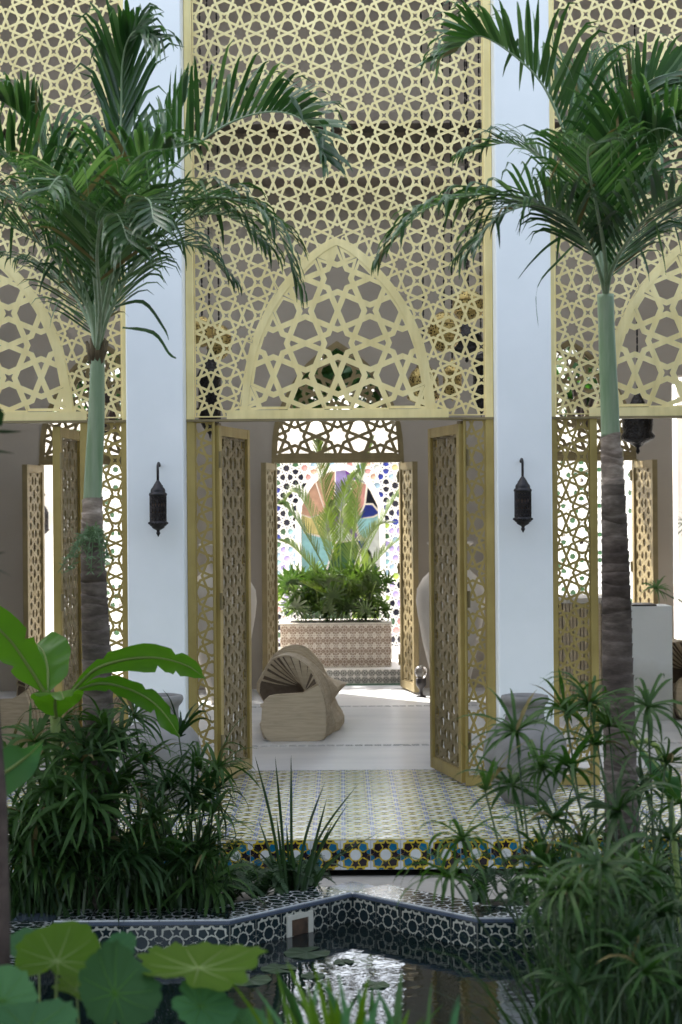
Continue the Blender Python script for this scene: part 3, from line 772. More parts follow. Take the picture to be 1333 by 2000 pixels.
# ------------------------------------------------------------------ hanging lanterns in the hall
def perforated(name, c):
    m, nt, b = nodes(name)
    tc = N(nt, 'ShaderNodeTexCoord'); vo = N(nt, 'ShaderNodeTexVoronoi'); vo.inputs['Scale'].default_value = 55
    nt.links.new(tc.outputs['Object'], vo.inputs['Vector'])
    nt.links.new(ramp(nt, vo.outputs['Distance'], [(0.25, (.02, .015, .008)), (0.45, c)]), b.inputs['Base Color'])
    b.inputs['Metallic'].default_value = .7; b.inputs['Roughness'].default_value = .38
    bump(nt, b, vo.outputs['Distance'], .6, .008); return m
M_pbrass = perforated('pierced_brass', (.50, .38, .14)); M_pblack = perforated('pierced_black', (.035, .033, .035))
def hanging(px, py, Y, w, h, kind, label, dark=False):
    c = W(px, py, Y); t = thing('hanging_lantern', label, 'lantern', c, 'lanterns hanging in the hall')
    R = w*Y/F/2; H = h*Y/F/2; m = M_pblack if dark else M_pbrass; mb = MB()
    if kind == 'globe':
        prof = [(.15*R, -H)]+[(R*sin(a), -H*cos(a)) for a in [pi*(.1+.8*i/12) for i in range(13)]]+[(.15*R, H)]
    elif kind == 'bell':
        prof = [(.03*R, -H), (.12*R, -.92*H), (.08*R, -.8*H), (.45*R, -.66*H), (.95*R, -.52*H), (1.0*R, -.42*H), (.82*R, -.30*H), (.9*R, -.1*H), (.9*R, .2*H), (.72*R, .45*H), (.45*R, .6*H), (.3*R, .8*H), (.12*R, .95*H), (.05*R, H)]
    else:
        prof = [(.02*R, -H), (.1*R, -.9*H), (.5*R, -.75*H), (.8*R, -.55*H), (.8*R, .3*H), (.95*R, .35*H), (.8*R, .45*H), (.4*R, .7*H), (.15*R, .9*H), (.05*R, H)]
    mb.lathe(prof, 20, c); mb.obj('body', m, t, True)
    rg = MB()
    for f in (-.35, .35): rg.lathe([(R*.96, f*H-.008), (R*1.0, f*H), (R*.96, f*H+.008)], 20, c)
    if kind != 'bell': rg.obj('ring', M_black if dark else M_brass, t)
    ch = MB(); z0 = c.z+H; k = int((6.85-z0)/.06)
    for i in range(k):
        p0 = V(c.x, c.y, z0+i*.06); ch.lathe([(.003, 0), (.0075, .012), (.0075, .045), (.003, .0585)], 5, p0)
    ch.obj('chain', M_black, t)
    return t
hanging(915, 598, 13.4, 62, 66, 'globe', 'brass pierced globe lantern highest behind the central lattice, beside the right pillar')
hanging(868, 648, 12.9, 66, 78, 'globe', 'brass pierced globe lantern at middle height in the cluster beside the right pillar')
hanging(912, 668, 14.2, 66, 80, 'bell', 'dark bell lantern hanging low beside the right pillar', True)
hanging(828, 752, 13.2, 66, 110, 'bell', 'brass bell lantern at the lower right of the central gold arch')
hanging(884, 742, 13.8, 46, 84, 'long', 'narrow brass lantern at the lower right of the cluster')
hanging(940, 735, 14.6, 40, 160, 'long', 'black long lantern half hidden by the right pillar edge', True)
hanging(428, 668, 13.6, 50, 70, 'globe', 'brass pierced lantern behind the lattice right of the left pillar')
hanging(395, 648, 13.0, 44, 60, 'globe', 'brass lantern close to the left pillar edge behind the lattice')
hanging(410, 768, 13.2, 56, 178, 'long', 'black long pointed lantern behind the central lattice, right of the left pillar', True)
hanging(1246, 826, 13.4, 68, 122, 'bell', 'big black bell lantern hanging beside the right palm trunk', True)

# ------------------------------------------------------------------ urns and vases
def urn(px, label):
    c = WZ(px, 1538, 0.0); c = V((px-666.5)*10.05/F, 10.05, 0.0); c.x = W(px, 1440, 10.02).x; c.y = 10.02
    t = thing('urn', label, 'urn', c, 'grey clay urns before the pillars')
    k = 10.02/F
    H = W(px, 1357, 10.02).z
    prof = [(.115, 0), (.13, .012), (.165, .05), (.205, .11), (.230, .18), (.240, .25), (.233, .31), (.215, .355), (.182, .392), (.142, .413), (.118, .426), (.110, .45), (.108, .485), (.113, .505), (.130, .522), (.138, .540), (.132, .558), (.112, .562), (.100, .54), (.098, .48)]
    f = H/.562
    mb = MB(); n0 = len(prof)
    # subdivide the profile smoothly
    P = []
    for i in range(n0-1):
        for s in (0, .5):
            P.append((prof[i][0]*(1-s)+prof[i+1][0]*s, (prof[i][1]*(1-s)+prof[i+1][1]*s)*f))
    P.append((prof[-1][0], prof[-1][1]*f))
    mb.lathe(P[:22], 40, c); mb.obj('body', M_clay, t, True)
    mb = MB(); mb.lathe(P[21:], 40, c); mb.obj('neck', M_clay, t, True)
    return t
urn(1026, 'grey clay urn with a rolled rim before the right white pillar, behind the umbrella sedge')
urn(312, 'grey clay urn before the left white pillar, partly behind the banana leaves')
def vase(px, label, flip=1):
    Y = 15.3; c = W(px, 1372, Y); c.z = 0
    t = thing('tall_vase', label, 'vase', c, 'tall pale stone vases in the hall')
    prof = [(.10, 0), (.13, .05), (.18, .25), (.24, .5), (.285, .75), (.30, .88), (.29, .98), (.24, 1.07), (.17, 1.14), (.125, 1.2), (.115, 1.27), (.13, 1.32), (.19, 1.36), (.205, 1.375), (.19, 1.385), (.12, 1.34), (.10, 1.25)]
    mb = MB(); mb.lathe(prof[:11], 40, c); mb.obj('body', M_vase, t, True)
    mb = MB(); mb.lathe(prof[10:], 40, c); mb.obj('lip', M_vase, t, True)
vase(882, 'tall pale stone vase with flared lip, behind the right door of the central doorway')
vase(436, 'tall pale stone vase mostly hidden behind the left door of the central doorway')
c = W(823, 1363, 15.7); c.z = 0
t = thing('candle_holder', 'black goblet shaped candle holder with a glass globe on the hall floor beside the doorway', 'candle holder', c)
mb = MB(); mb.lathe([(.045, 0), (.045, .008), (.018, .02), (.014, .06), (.03, .085), (.045, .11), (.047, .165), (.04, .17)], 20, c); mb.obj('goblet', M_black, t, True)
m, nt, b = nodes('clear_globe'); b.inputs['Transmission Weight'].default_value = .9; b.inputs['Roughness'].default_value = .25; b.inputs['Base Color'].default_value = (.35, .33, .32, 1)
mb = MB(); mb.lathe([(.03, .171)]+[(.058*sin(pi*(.15+.7*i/10)), .225-.058*cos(pi*(.15+.7*i/10))) for i in range(11)]+[(.03, .279)], 20, c); mb.obj('globe', m, t, True)

# ------------------------------------------------------------------ carved bench of plywood slices
m, nt, b = nodes('bench_wood')
tc = N(nt, 'ShaderNodeTexCoord'); mp = N(nt, 'ShaderNodeMapping'); mp.inputs['Scale'].default_value = (2.5, 2.5, 22); nt.links.new(tc.outputs['Object'], mp.inputs[0])
nz = N(nt, 'ShaderNodeTexNoise'); nz.inputs['Scale'].default_value = 2.2; nz.inputs['Detail'].default_value = 6; nz.inputs['Distortion'].default_value = 1.2; nt.links.new(mp.outputs[0], nz.inputs['Vector'])
oi = N(nt, 'ShaderNodeObjectInfo'); ad = N(nt, 'ShaderNodeMath', operation='MULTIPLY_ADD'); nt.links.new(oi.outputs['Random'], ad.inputs[0]); ad.inputs[1].default_value = .25; nt.links.new(nz.outputs['Fac'], ad.inputs[2])
nt.links.new(ramp(nt, ad.outputs[0], [(.35, (.36, .285, .185)), (.85, (.53, .435, .30))]), b.inputs['Base Color']); b.inputs['Roughness'].default_value = .6
bump(nt, b, nz.outputs['Fac'], .08, .003)
M_wood = m
def lerp(a, b, t): return a+(b-a)*t
def smooth(t): t = max(0, min(1, t)); return t*t*(3-2*t)
def interp(keys, t):
    for (ta, va), (tb, vb) in zip(keys[:-1], keys[1:]):
        if t <= tb:
            s = smooth((t-ta)/(tb-ta)); return [lerp(x, y, s) for x, y in zip(va, vb)]
    return list(keys[-1][1])
def sample2(pts, n):
    k = len(pts)-1; out = []
    for i in range(n+1):
        u = i/n*k; a = min(int(u), k-1); t = u-a; p0, p1, p2, p3 = pts[max(a-1, 0)], pts[a], pts[a+1], pts[min(a+2, k)]
        out.append(tuple(.5*((2*p1[q])+(p2[q]-p0[q])*t+(2*p0[q]-5*p1[q]+4*p2[q]-p3[q])*t*t+(3*p1[q]-p0[q]-3*p2[q]+p3[q])*t**3) for q in (0, 1)))
    return out
def bench_slice(t):
    """outline (x,z) of one slice, t=0 front .. 1 back"""
    # left foot, left waist, seat left, right foot, right waist, right nose : x values
    xl0, xw, xl1, xr0, xrw, xr1 = interp([(0, (0, 0, 0.0, .46, .475, .455)), (.15, (-.01, -.005, -.01, .47, .478, .455)), (.35, (-.05, .01, -.06, .50, .475, .47)), (.55, (-.08, .03, -.10, .545, .46, .52)), (.72, (-.09, .02, -.08, .55, .465, .525)), (1, (-.05, .02, -.03, .52, .46, .56))], t)
    hs = .335
    ext = interp([(0, (.16,)), (.03, (.20,)), (.25, (.62,)), (.47, (1,)), (1, (1,))], t)[0]     # how far the arch has swept round, 0..1
    pk, pkx, hol = interp([(0, (.0, .40, .17)), (.05, (.20, .34, .17)), (.3, (.28, .21, .15)), (.5, (.29, .2, .06)), (.66, (.33, .24, .0)), (.85, (.28, .22, 0)), (1, (.08, .2, 0))], t)
    r = .045
    pts = []
    # bottom left, going right
    pts += [(xl0+r, 0), (xl0+r*.3, .012), (xl0, .05)]
    left_up = [(lerp(xl0, xw, .6), .11), (xw, .17), (lerp(xw, xl1, .6), .23)]
    bottom_right = [(xr0-.02, .0), (xr0, .03), (xr0, .075), (lerp(xr0, xrw, .6), .13), (xrw, .19), (lerp(xrw, xr1, .5), .25), (xr1, .30)]
    top = []
    # arch centre line swept from the right (0 deg) to the left (180 deg)
    cx = (xl1+xr1)/2+.0; ax = (xr1-xl1)/2
    A = [(xr1, .30), (xr1-.045, .41), (.325, .53), (.18, .60), (.06, .57), (lerp(xl1, .06, .45), .49), (xl1, .36)]
    B = [(xr1, .315), (xr1-.10, .37), (.375, .495), (.245, .62), (.10, .615), (lerp(xl1, .1, .4), .53), (xl1, .39)]
    Cc = [(xr1, .30), (xr1-.10, .33), (.36, .37), (.22, .42), (.09, .42), (lerp(xl1, .09, .4), .39), (xl1, .34)]
    Vv = [(xr1, .30), (xr1-.06, .38), (.33, .47), (.18, .545), (.05, .53), (lerp(xl1, .05, .45), .46), (xl1, .36)]
    keyed = [(0, A), (.40, A), (.52, Vv), (.72, B), (1, Cc)]
    ctr = interp([(k, [c for q in pts_ for c in q]) for k, pts_ in keyed], t)
    n = 26; full = sample2([(ctr[2*q], ctr[2*q+1]) for q in range(7)], 40)
    m_ = max(2, int(40*ext)); outer = full[:m_+1]
    low = [(xl0, .05), (xl0+r*.3, .012)]
    if t < .03:
        return [(.075, 0), (.40, 0), (.445, .012), (.462, .05), (.468, .15), (.462, .25), (.45, .30)]+outer[1:]+[(.30, hs+.012), (.10, hs), (.055, hs-.010), (.022, hs-.04), (.006, hs-.09), (0, .16), (.004, .09), (.022, .04), (.045, .012)]
    if ext > .97: return [(xl0+r, 0)]+bottom_right+outer+[(xl1, hs-.03)]+left_up[::-1]+low
    pit = (lerp(.32, .27, ext), hs+.012); ex, ez = outer[-1]
    fan = [(lerp(ex, pit[0], .35), lerp(ez, pit[1], .35)-.012*ext), (lerp(ex, pit[0], .7), lerp(ez, pit[1], .7)-.014*ext)]
    seat = [(pit[0]-.02, hs-.08), (lerp(pit[0], xl1, .5), hs-.12), (xl1+.05, hs-.11), (xl1+.01, hs-.125)]
    return [(xl0+r, 0)]+bottom_right+outer+fan+[pit]+seat+left_up[:2][::-1]+low
M_groove_shade = surf('bench_groove_shade', (.10, .07, .045), (.15, .11, .075), 20, .8)  # dark slices between the slats paint the shade of the open gaps
def bench(loc, rz, label, nsl=36, depth=1.25, skew=0.07):
    t = thing('carved_bench', label, 'bench', loc, 'carved benches of stacked wooden slices')
    def piece(name, ring, y0, y1, mat):
        mb = MB(); n = len(ring); sx = skew*y0/depth
        mb.add([(x+sx, y0, z) for x, z in ring]+[(x+sx, y1, z) for x, z in ring], [tuple(range(n)), tuple(range(2*n-1, n-1, -1))]+[(k, n+k, n+(k+1) % n, (k+1) % n) for k in range(n)])
        o = mb.obj(name, mat, None); o.parent = t
    def shrink(ring):
        cx = sum(x for x, z in ring)/len(ring); return [(x-.010*(1 if x > cx else -1), max(.004, z-(.010 if z > .2 else 0))) for x, z in ring]
    st = depth/nsl
    for i in range(nsl):
        y0 = st*i
        piece('slat', bench_slice(i/(nsl-1)), y0, y0+st*.76, M_wood)
        if i < nsl-1: piece('groove_shade', shrink(bench_slice((i+.36)/(nsl-1))), y0+st*.76, y0+st, M_groove_shade)
    t.rotation_euler = (0, 0, rz)
    return t
b0 = W(511, 1447, 12.73); b0.z = 0
bn = bench(b0, 0, 'carved wooden bench of stacked slices in the open central doorway')
copy_tree(bn, W(-45, 1452, 12.6).xy.to_3d(), radians(-25), 'carved wooden bench cut off by the left edge, behind the banana leaves')
copy_tree(bn, W(1322, 1412, 13.8).xy.to_3d(), radians(12), 'carved wooden bench cut off by the right edge, behind the pale plinth')

# desk and plinth in the right bay
dk = thing('reception_desk', 'wooden desk of upright slats with pale top, behind the right lattice panel', 'desk', (2.05, 15.0, 0))
mb = MB(); mb.box((1.74, 14.96, .86), (2.42, 15.6, .905)); mb.obj('desk_top', M_vase, dk)
mb = MB(); mb.box((1.78, 15.03, 0.002), (2.38, 15.55, .859)); mb.obj('carcass', M_wood, dk)
sl = MB(); sl.box((-.0115, 0, .004), (.0115, .045, .857)); sm_ = sl.mesh('desk_slat', M_wood)
for i in range(20): link('slat', sm_, dk, (1.795+.03*i, 14.975+.006*sin(i*1.3), 0))
a = W(1235, 1413, 13.8); b_ = W(1315, 1413, 13.8); zt = W(1275, 1184, 13.8).z
pt = thing('plinth', 'pale square plinth with a thin black plate on top, beside the right palm trunk', 'plinth', ((a.x+b_.x)/2, 13.8, 0))
mb = MB(); mb.bevbox((a.x, 13.8, 0.001), (b_.x, 14.12, zt), .004); mb.obj('block', M_white, pt)
mb = MB(); mb.box((a.x+.01, 13.805, zt+.001), (a.x+.20, 14.1, zt+.013)); mb.obj('plate', M_black, pt)
# ------------------------------------------------------------------ plants
L_palm = leafmat('palm_leaf', (.018, .055, .018), (.055, .12, .038), .26, (1.4, 1.9, .6), .34, 5, .55)
L_palm2 = leafmat('palm_leaf_pale', (.06, .12, .05), (.15, .23, .12), .28, (1.4, 1.8, .6), .33, 3, .6)
L_sedge = leafmat('sedge_leaf', (.020, .058, .012), (.062, .125, .032), .28, (1.4, 1.8, .5), .5, 4, .25)
L_sedge_shade = leafmat('shaded_sedge_leaf', (.012, .036, .010), (.036, .078, .024), .22, (1.4, 1.8, .5), .5, 4, .25)  # same sedge leaf with the shade of the lower clumps put into its colour
L_sedge_stem = leafmat('sedge_stem', (.02, .045, .015), (.045, .08, .025), .05, (1, 1, 1), .5, 4)
L_banana = leafmat('banana_leaf', (.05, .145, .015), (.10, .235, .025), .42, (1.5, 1.7, .4), .38, 2)
L_taro = leafmat('lotus_leaf', (.055, .125, .008), (.105, .195, .014), .45, (1.5, 1.5, .25), .65, 2, .2)
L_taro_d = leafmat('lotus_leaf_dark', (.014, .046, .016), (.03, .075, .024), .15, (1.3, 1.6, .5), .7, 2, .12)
L_taro2 = leafmat('lotus_leaf_blue', (.04, .115, .045), (.075, .17, .065), .28, (1.2, 1.6, .5), .7, 2, .12)
L_dry = leafmat('dry_leaf', (.12, .10, .04), (.24, .20, .085), .2, (1, 1, .8), .7, 5, .2)
L_reed = leafmat('reed_blade', (.014, .038, .014), (.035, .075, .022), .2, (1.3, 1.7, .6), .4, 4)
L_fern = leafmat('fern_leaf', (.014, .042, .016), (.04, .085, .03), .2, (1.3, 1.7, .6), .5, 5)
L_date = leafmat('date_leaf', (.042, .078, .012), (.09, .13, .026), .2, (1.3, 1.4, .5), .45, 3)
L_phil = leafmat('philodendron_leaf', (.020, .046, .010), (.06, .10, .02), .24, (1.3, 1.5, .5), .4, 4)
L_tree = leafmat('tree_leaf', (.015, .05, .012), (.05, .115, .025), .4, (1.3, 1.8, .5), .5, 1.5)
L_pad = leafmat('lily_pad', (.03, .06, .03), (.06, .10, .05), .05, (1, 1, 1), .35, 6)
def sample(pts, n):
    pts = [Vector(p) for p in pts]; out = []; k = len(pts)-1
    for i in range(n+1):
        u = i/n*k; a = min(int(u), k-1); t = u-a
        p0 = pts[max(a-1, 0)]; p1 = pts[a]; p2 = pts[a+1]; p3 = pts[min(a+2, k)]
        out.append(0.5*((2*p1)+(p2-p0)*t+(2*p0-5*p1+4*p2-p3)*t*t+(3*p1-p0-3*p2+p3)*t**3))
    return out
def ribbon(mb, pts, ws, wv, fold=0.0, mi=0, up=None):
    """leaf blade along pts, half widths ws, width directions wv (one or a list); fold raises the edges"""
    b = len(mb.v); k = len(pts)
    for i, p in enumerate(pts):
        w = wv[i] if isinstance(wv, list) else wv
        t = (pts[min(i+1, k-1)]-pts[max(i-1, 0)])
        nrm = t.cross(w)
        if nrm.length > 1e-9: nrm.normalize()
        mb.v += [tuple(p-w*ws[i]+nrm*fold*ws[i]), tuple(p), tuple(p+w*ws[i]+nrm*fold*ws[i])]
    for i in range(k-1):
        a = b+i*3
        mb.f += [(a, a+1, a+4, a+3), (a+1, a+2, a+5, a+4)]; mb.m += [mi, mi]
WP = [.45, .85, 1.0, .95, .75, .45, .06]
def frond(name, ctrl, parent, mat, L=.36, n=46, w=.016, droop=.9, vee=.45, out=1.0, fwd=.55, s0=.16, seed=0, stem=.011, segs=6, tipshort=.45, upv=(0, 0, 1), stemmat=None, jitter=.12, kinks=0, pale=0, mat2=None, dpow=2.0, dgain=.5):
    r = random.Random(seed*77+5)
    P = sample(ctrl, 40); mb = MB()
    k = len(P)-1
    mb.tube(P, [stem*(1-.82*i/k) for i in range(k+1)], 6, 1)
    up0 = Vector(upv)
    for i in range(n):
        s = s0+(1-s0)*i/(n-1)
        u = s*k; a = min(int(u), k-1); p = P[a].lerp(P[a+1], u-a); T = (P[min(a+1, k)]-P[max(a-1, 0)]).normalized()
        S = T.cross(up0)
        if S.length < .12: S = T.cross(Vector((0, -1, .2)))
        S.normalize(); Nn = S.cross(T).normalized()
        q = (s-s0)/(1-s0)
        ll = L*(.62+.38*sin(pi*min(1, q*1.5+.12)))*(1-(1-tipshort)*max(0, (q-.45)/.55)**1.6)*r.uniform(.88, 1.1)
        for sg in (1, -1):
            f = fwd+.75*q*q
            d = (T*f+S*sg*out+Nn*vee*(1-.5*q)+Vector((r.uniform(-1, 1), r.uniform(-1, 1), r.uniform(-1, 1)))*jitter).normalized()
            pts = [p.copy()]; x = p.copy(); dr = droop*r.uniform(.4, 1.6)*(1+1.6*max(0, q-.6))
            kink = r.randrange(2, segs) if r.random() < kinks else 99
            for j in range(segs):
                x = x+d*(ll/segs); pts.append(x.copy())
                d = (d+Vector((0, 0, -1))*dr*((j+1)/segs)**dpow*dgain).normalized()
                if j == kink: d = (d*.5+Vector((r.uniform(-.3, .3), r.uniform(-.3, .3), -1))).normalized()
            mi = 2 if r.random() < pale else (3 if pale and r.random() < .035 else 0)
            wv = []
            for j in range(segs+1):
                dd = (pts[min(j+1, segs)]-pts[max(j-1, 0)]).normalized()
                wd = T-dd*T.dot(dd)
                if wd.length < .1: wd = Nn-dd*Nn.dot(dd)
                wv.append(wd.normalized())
            ribbon(mb, pts, [w*WP[min(6, round(j*6/segs))]*r.uniform(.9, 1.05) for j in range(segs+1)], wv, .25, mi)
    return mb.obj(name, [mat, stemmat or mat, mat2 or mat, L_dry], parent, True)
# ---- palms
M_trunk = None
def trunkmat(name, gain=1.0):
    m, nt, b = nodes(name)
    tc = N(nt, 'ShaderNodeTexCoord'); sp = N(nt, 'ShaderNodeSeparateXYZ'); nt.links.new(tc.outputs['Object'], sp.inputs[0])
    f = noise(nt, 9, 6, .65, stretch=(1, 1, 3.0)); g_ = noise(nt, 2.2, 4, stretch=(1, 1, 2))
    c = ramp(nt, f, [(.25, (.052, .045, .041)), (.5, (.125, .11, .10)), (.75, (.24, .22, .205))])
    c2 = ramp(nt, g_, [(.35, (.62, .55, .52)), (.65, (1.15, 1.1, 1.05))])
    mu = N(nt, 'ShaderNodeMixRGB', blend_type='MULTIPLY'); mu.inputs[0].default_value = 1; nt.links.new(c, mu.inputs[1]); nt.links.new(c2, mu.inputs[2])
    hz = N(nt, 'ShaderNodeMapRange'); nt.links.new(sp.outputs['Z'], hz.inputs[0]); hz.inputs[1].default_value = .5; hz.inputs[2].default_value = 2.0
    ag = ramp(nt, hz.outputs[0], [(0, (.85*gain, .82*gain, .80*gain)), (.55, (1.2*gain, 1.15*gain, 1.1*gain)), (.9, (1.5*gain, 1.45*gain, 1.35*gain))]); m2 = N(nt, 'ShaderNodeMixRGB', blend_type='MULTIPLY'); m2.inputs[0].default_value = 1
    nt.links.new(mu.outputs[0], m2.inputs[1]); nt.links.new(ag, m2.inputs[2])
    nt.links.new(m2.outputs[0], b.inputs['Base Color']); b.inputs['Roughness'].default_value = .9
    bump(nt, b, f, .7, .012); return m
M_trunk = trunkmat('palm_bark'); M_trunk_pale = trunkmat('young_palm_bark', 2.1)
M_shaft = surf('crown_shaft_green', (.20, .31, .16), (.38, .46, .31), 3.5, .42, stretch=(7, 7, .8), bscale=18, bstr=.15)
M_scar = surf('leaf_scar', (.10, .07, .04), (.22, .17, .10), 12, .85, bscale=40, bstr=.5)
def palm(label, path, shaft, base_brown):
    """path: (px,py,width px) rows of the grey trunk from the top down; shaft: the same for the green crown shaft (top first)"""
    Y = 8.0
    foot = W(path[-1][0], path[-1][1], Y); foot.z = ZG
    t = thing('palm_tree', label, 'palm tree', foot, 'palm trees before the house front')
    r = random.Random(len(label))
    rows = [(W(a, b, Y), w*Y/F/2) for a, b, w in path]
    # extend into the soil
    lastp, lastr = rows[-1]; rows.append((V(lastp.x+.01, Y, ZG-.02), lastr*1.15))
    def at(z):
        for (p, a), (q, b) in zip(rows[:-1], rows[1:]):
            if z <= p.z and z >= q.z:
                s = (p.z-z)/(p.z-q.z); return p.lerp(q, s), lerp(a, b, s)
        return rows[-1]
    mb = MB(); z = rows[0][0].z; prof = []
    while z > ZG-.02:
        h = r.uniform(.03, .085); c, rad = at(z)
        prof += [(z, rad*1.035, c), (z-h*.25, rad*r.uniform(.985, 1.0), c), (z-h*.85, rad*r.uniform(.985, 1.0), c), (z-h*.93, rad*.95, c)]
        z -= h
    nn = 18; b = 0
    for z, rad, c in prof:
        ph = r.uniform(0, .02)
        for j in range(nn):
            a = 2*pi*j/nn; mb.v.append((c.x+rad*cos(a), c.y+rad*sin(a), z+.009*sin(a+z*23)+.005*sin(2*a+z*40)+ph*.3))
    for i in range(len(prof)-1):
        for j in range(nn): mb.f.append((i*nn+j, (i+1)*nn+j, (i+1)*nn+(j+1) % nn, i*nn+(j+1) % nn)); mb.m.append(0)
    top = prof[0][0]; cut = max(i for i in range(len(prof)) if prof[i][0] > top-.24)*nn
    up = MB(); up.v = mb.v[:cut+nn]; up.f = [f for f in mb.f if max(f) < cut+nn]; up.m = [0]*len(up.f)
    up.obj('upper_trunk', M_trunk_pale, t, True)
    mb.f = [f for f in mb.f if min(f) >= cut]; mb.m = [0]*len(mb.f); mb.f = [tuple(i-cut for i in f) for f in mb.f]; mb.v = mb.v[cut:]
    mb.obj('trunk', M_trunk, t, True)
    mb = MB(); P = [W(a, b_, Y) for a, b_, w in shaft]; R = [w*Y/F/2 for a, b_, w in shaft]
    PP = sample(P, 24); RR = [R[min(len(R)-1, int(i/24*(len(R)-1)))]*(1-(i/24*(len(R)-1)) % 1)+R[min(len(R)-1, int(i/24*(len(R)-1))+1)]*((i/24*(len(R)-1)) % 1) for i in range(25)]
    mb.tube(PP, RR, 20); mb.obj('crown_shaft', M_shaft, t, True)
    if base_brown:
        a, b_, w = base_brown; c = W(a, b_, Y); mb = MB()
        for k in range(9):
            an = k*.7; q = c+V(cos(an)*w*.3*Y/F, sin(an)*w*.3*Y/F, 0)
            mb.tube([q+V(0, 0, -.03-.03*r.random()), q+V(cos(an)*.012, sin(an)*.012, .01), q+V(cos(an)*.03, sin(an)*.02, .05+.03*r.random())], [.012, .014, .004], 6)
        mb.obj('leaf_scars', M_scar, t, True)
    return t
def pfrond(t, pts, seed, **kw):
    """pts: (px, py, depth offset)"""
    kw['w'] = kw.get('w', .016)*.54; kw['L'] = kw['L']*1.32; kw['fwd'] = kw.get('fwd', 1.05); kw['segs'] = 7; kw['droop'] = .35+.65*kw['droop']; kw['n'] = int(kw['n']*.80)
    return frond('frond', [W(a, b, 8.0+d) for a, b, d in pts], t, L_palm, seed=seed, stemmat=M_shaft, jitter=.17, kinks=.22, dpow=4.5, dgain=1.5, pale=.26, mat2=L_palm2, tipshort=.75, **kw)
pa = palm('tall palm with ringed grey trunk and green crown shaft, left of the central doorway', [(181, 975, 40), (180, 1040, 44), (183, 1110, 50), (190, 1300, 58), (192, 1400, 62), (193, 1560, 72)],
          [(191, 688, 27), (190, 760, 30), (188, 830, 33), (184, 910, 35), (181, 978, 36)], (190, 690, 30))
a0 = (190, 695, 0)
pfrond(pa, [a0, (203, 590, .0), (224, 420, .05), (236, 250, .1), (240, 120, .05), (262, 62, -.1), (300, 70, -.25)], 1, L=.36, w=.024, droop=1.5, vee=.3, n=44, upv=(.2, -1, .2), s0=.3, fwd=2.1, out=.75)
pfrond(pa, [a0, (210, 585, .05), (262, 430, .15), (345, 320, .25), (440, 245, .2), (530, 218, .1), (596, 238, 0), (628, 300, -.1)], 2, L=.36, w=.022, droop=.75, vee=1.3, n=52, out=.6, s0=.25)
pfrond(pa, [a0, (208, 600, -.1), (262, 470, -.2), (350, 395, -.3), (450, 388, -.35), (530, 430, -.4), (572, 520, -.4)], 3, L=.33, w=.017, droop=1.6, vee=.1, n=52, s0=.22)
pfrond(pa, [a0, (205, 600, -.15), (235, 470, -.4), (270, 395, -.7), (292, 392, -.95), (300, 430, -1.1)], 4, L=.32, w=.016, droop=2.2, vee=.3, n=44, s0=.3)
pfrond(pa, [a0, (180, 585, .05), (140, 430, .1), (90, 310, .15), (45, 230, .1), (0, 195, 0)], 5, L=.36, w=.021, droop=.9, vee=.9, n=50, out=.8, s0=.22)
pfrond(pa, [a0, (175, 590, -.1), (110, 450, -.25), (40, 330, -.4), (-30, 270, -.5), (-100, 260, -.5)], 6, L=.36, w=.02, droop=1.0, vee=.8, n=50, s0=.2)
pfrond(pa, [a0, (176, 610, -.05), (120, 520, -.1), (50, 455, -.15), (-30, 430, -.2), (-90, 450, -.2)], 7, L=.30, w=.015, droop=1.2, vee=.3, n=46, s0=.2)
pfrond(pa, [a0, (213, 600, .15), (262, 520, .3), (320, 480, .4), (380, 480, .4), (430, 520, .4)], 8, L=.30, w=.014, droop=1.6, vee=.1, n=44, s0=.15)
pfrond(pa, [a0, (190, 600, -.2), (175, 470, -.5), (150, 380, -.8), (120, 345, -1.0), (95, 370, -1.15)], 10, L=.33, w=.018, droop=1.5, vee=.6, n=46, s0=.25)
pfrond(pa, [a0, (206, 590, .2), (250, 450, .4), (300, 330, .55), (340, 240, .6), (360, 200, .6)], 11, L=.34, w=.022, droop=.8, vee=1.0, n=40, out=.7, s0=.25)
pfrond(pa, [a0, (178, 640, .1), (140, 570, .2), (85, 520, .25), (20, 500, .3)], 12, L=.26, w=.012, droop=1.0, vee=.1, n=34, s0=.2)
pfrond(pa, [a0, (200, 590, -.1), (215, 460, -.3), (240, 350, -.45), (280, 300, -.6), (330, 290, -.7)], 26, L=.34, w=.02, droop=1.2, vee=.9, n=46, s0=.25)
pfrond(pa, [a0, (170, 600, .1), (120, 470, .2), (50, 400, .3), (-20, 390, .35), (-70, 430, .4)], 27, L=.34, w=.018, droop=1.4, vee=.4, n=44, s0=.2)
pfrond(pa, [a0, (196, 600, -.25), (190, 500, -.5), (200, 430, -.7), (230, 420, -.9), (250, 470, -1.05)], 28, L=.34, w=.018, droop=1.9, vee=.3, n=40, s0=.3)
pfrond(pa, [a0, (215, 610, -.05), (275, 500, -.1), (360, 430, -.1), (440, 420, -.15), (500, 460, -.2)], 29, L=.34, w=.017, droop=1.8, vee=.2, n=46, s0=.22)
pb = palm('tall palm with ringed dark trunk and green crown shaft, right of the central doorway', [(1193, 850, 40), (1196, 900, 44), (1200, 1000, 50), (1204, 1150, 57), (1207, 1300, 61), (1211, 1450, 65), (1215, 1570, 68)],
          [(1183, 575, 33), (1185, 640, 32), (1188, 720, 34), (1191, 790, 36), (1193, 853, 37)], None)
b0_ = (1184, 585, 0)
pfrond(pb, [b0_, (1172, 500, 0), (1140, 380, .0), (1105, 265, -.05), (1060, 165, -.1), (1000, 105, -.1), (935, 70, -.1), (890, 100, -.15)], 13, L=.36, w=.022, droop=.7, vee=1.2, n=54, out=.6, s0=.25)
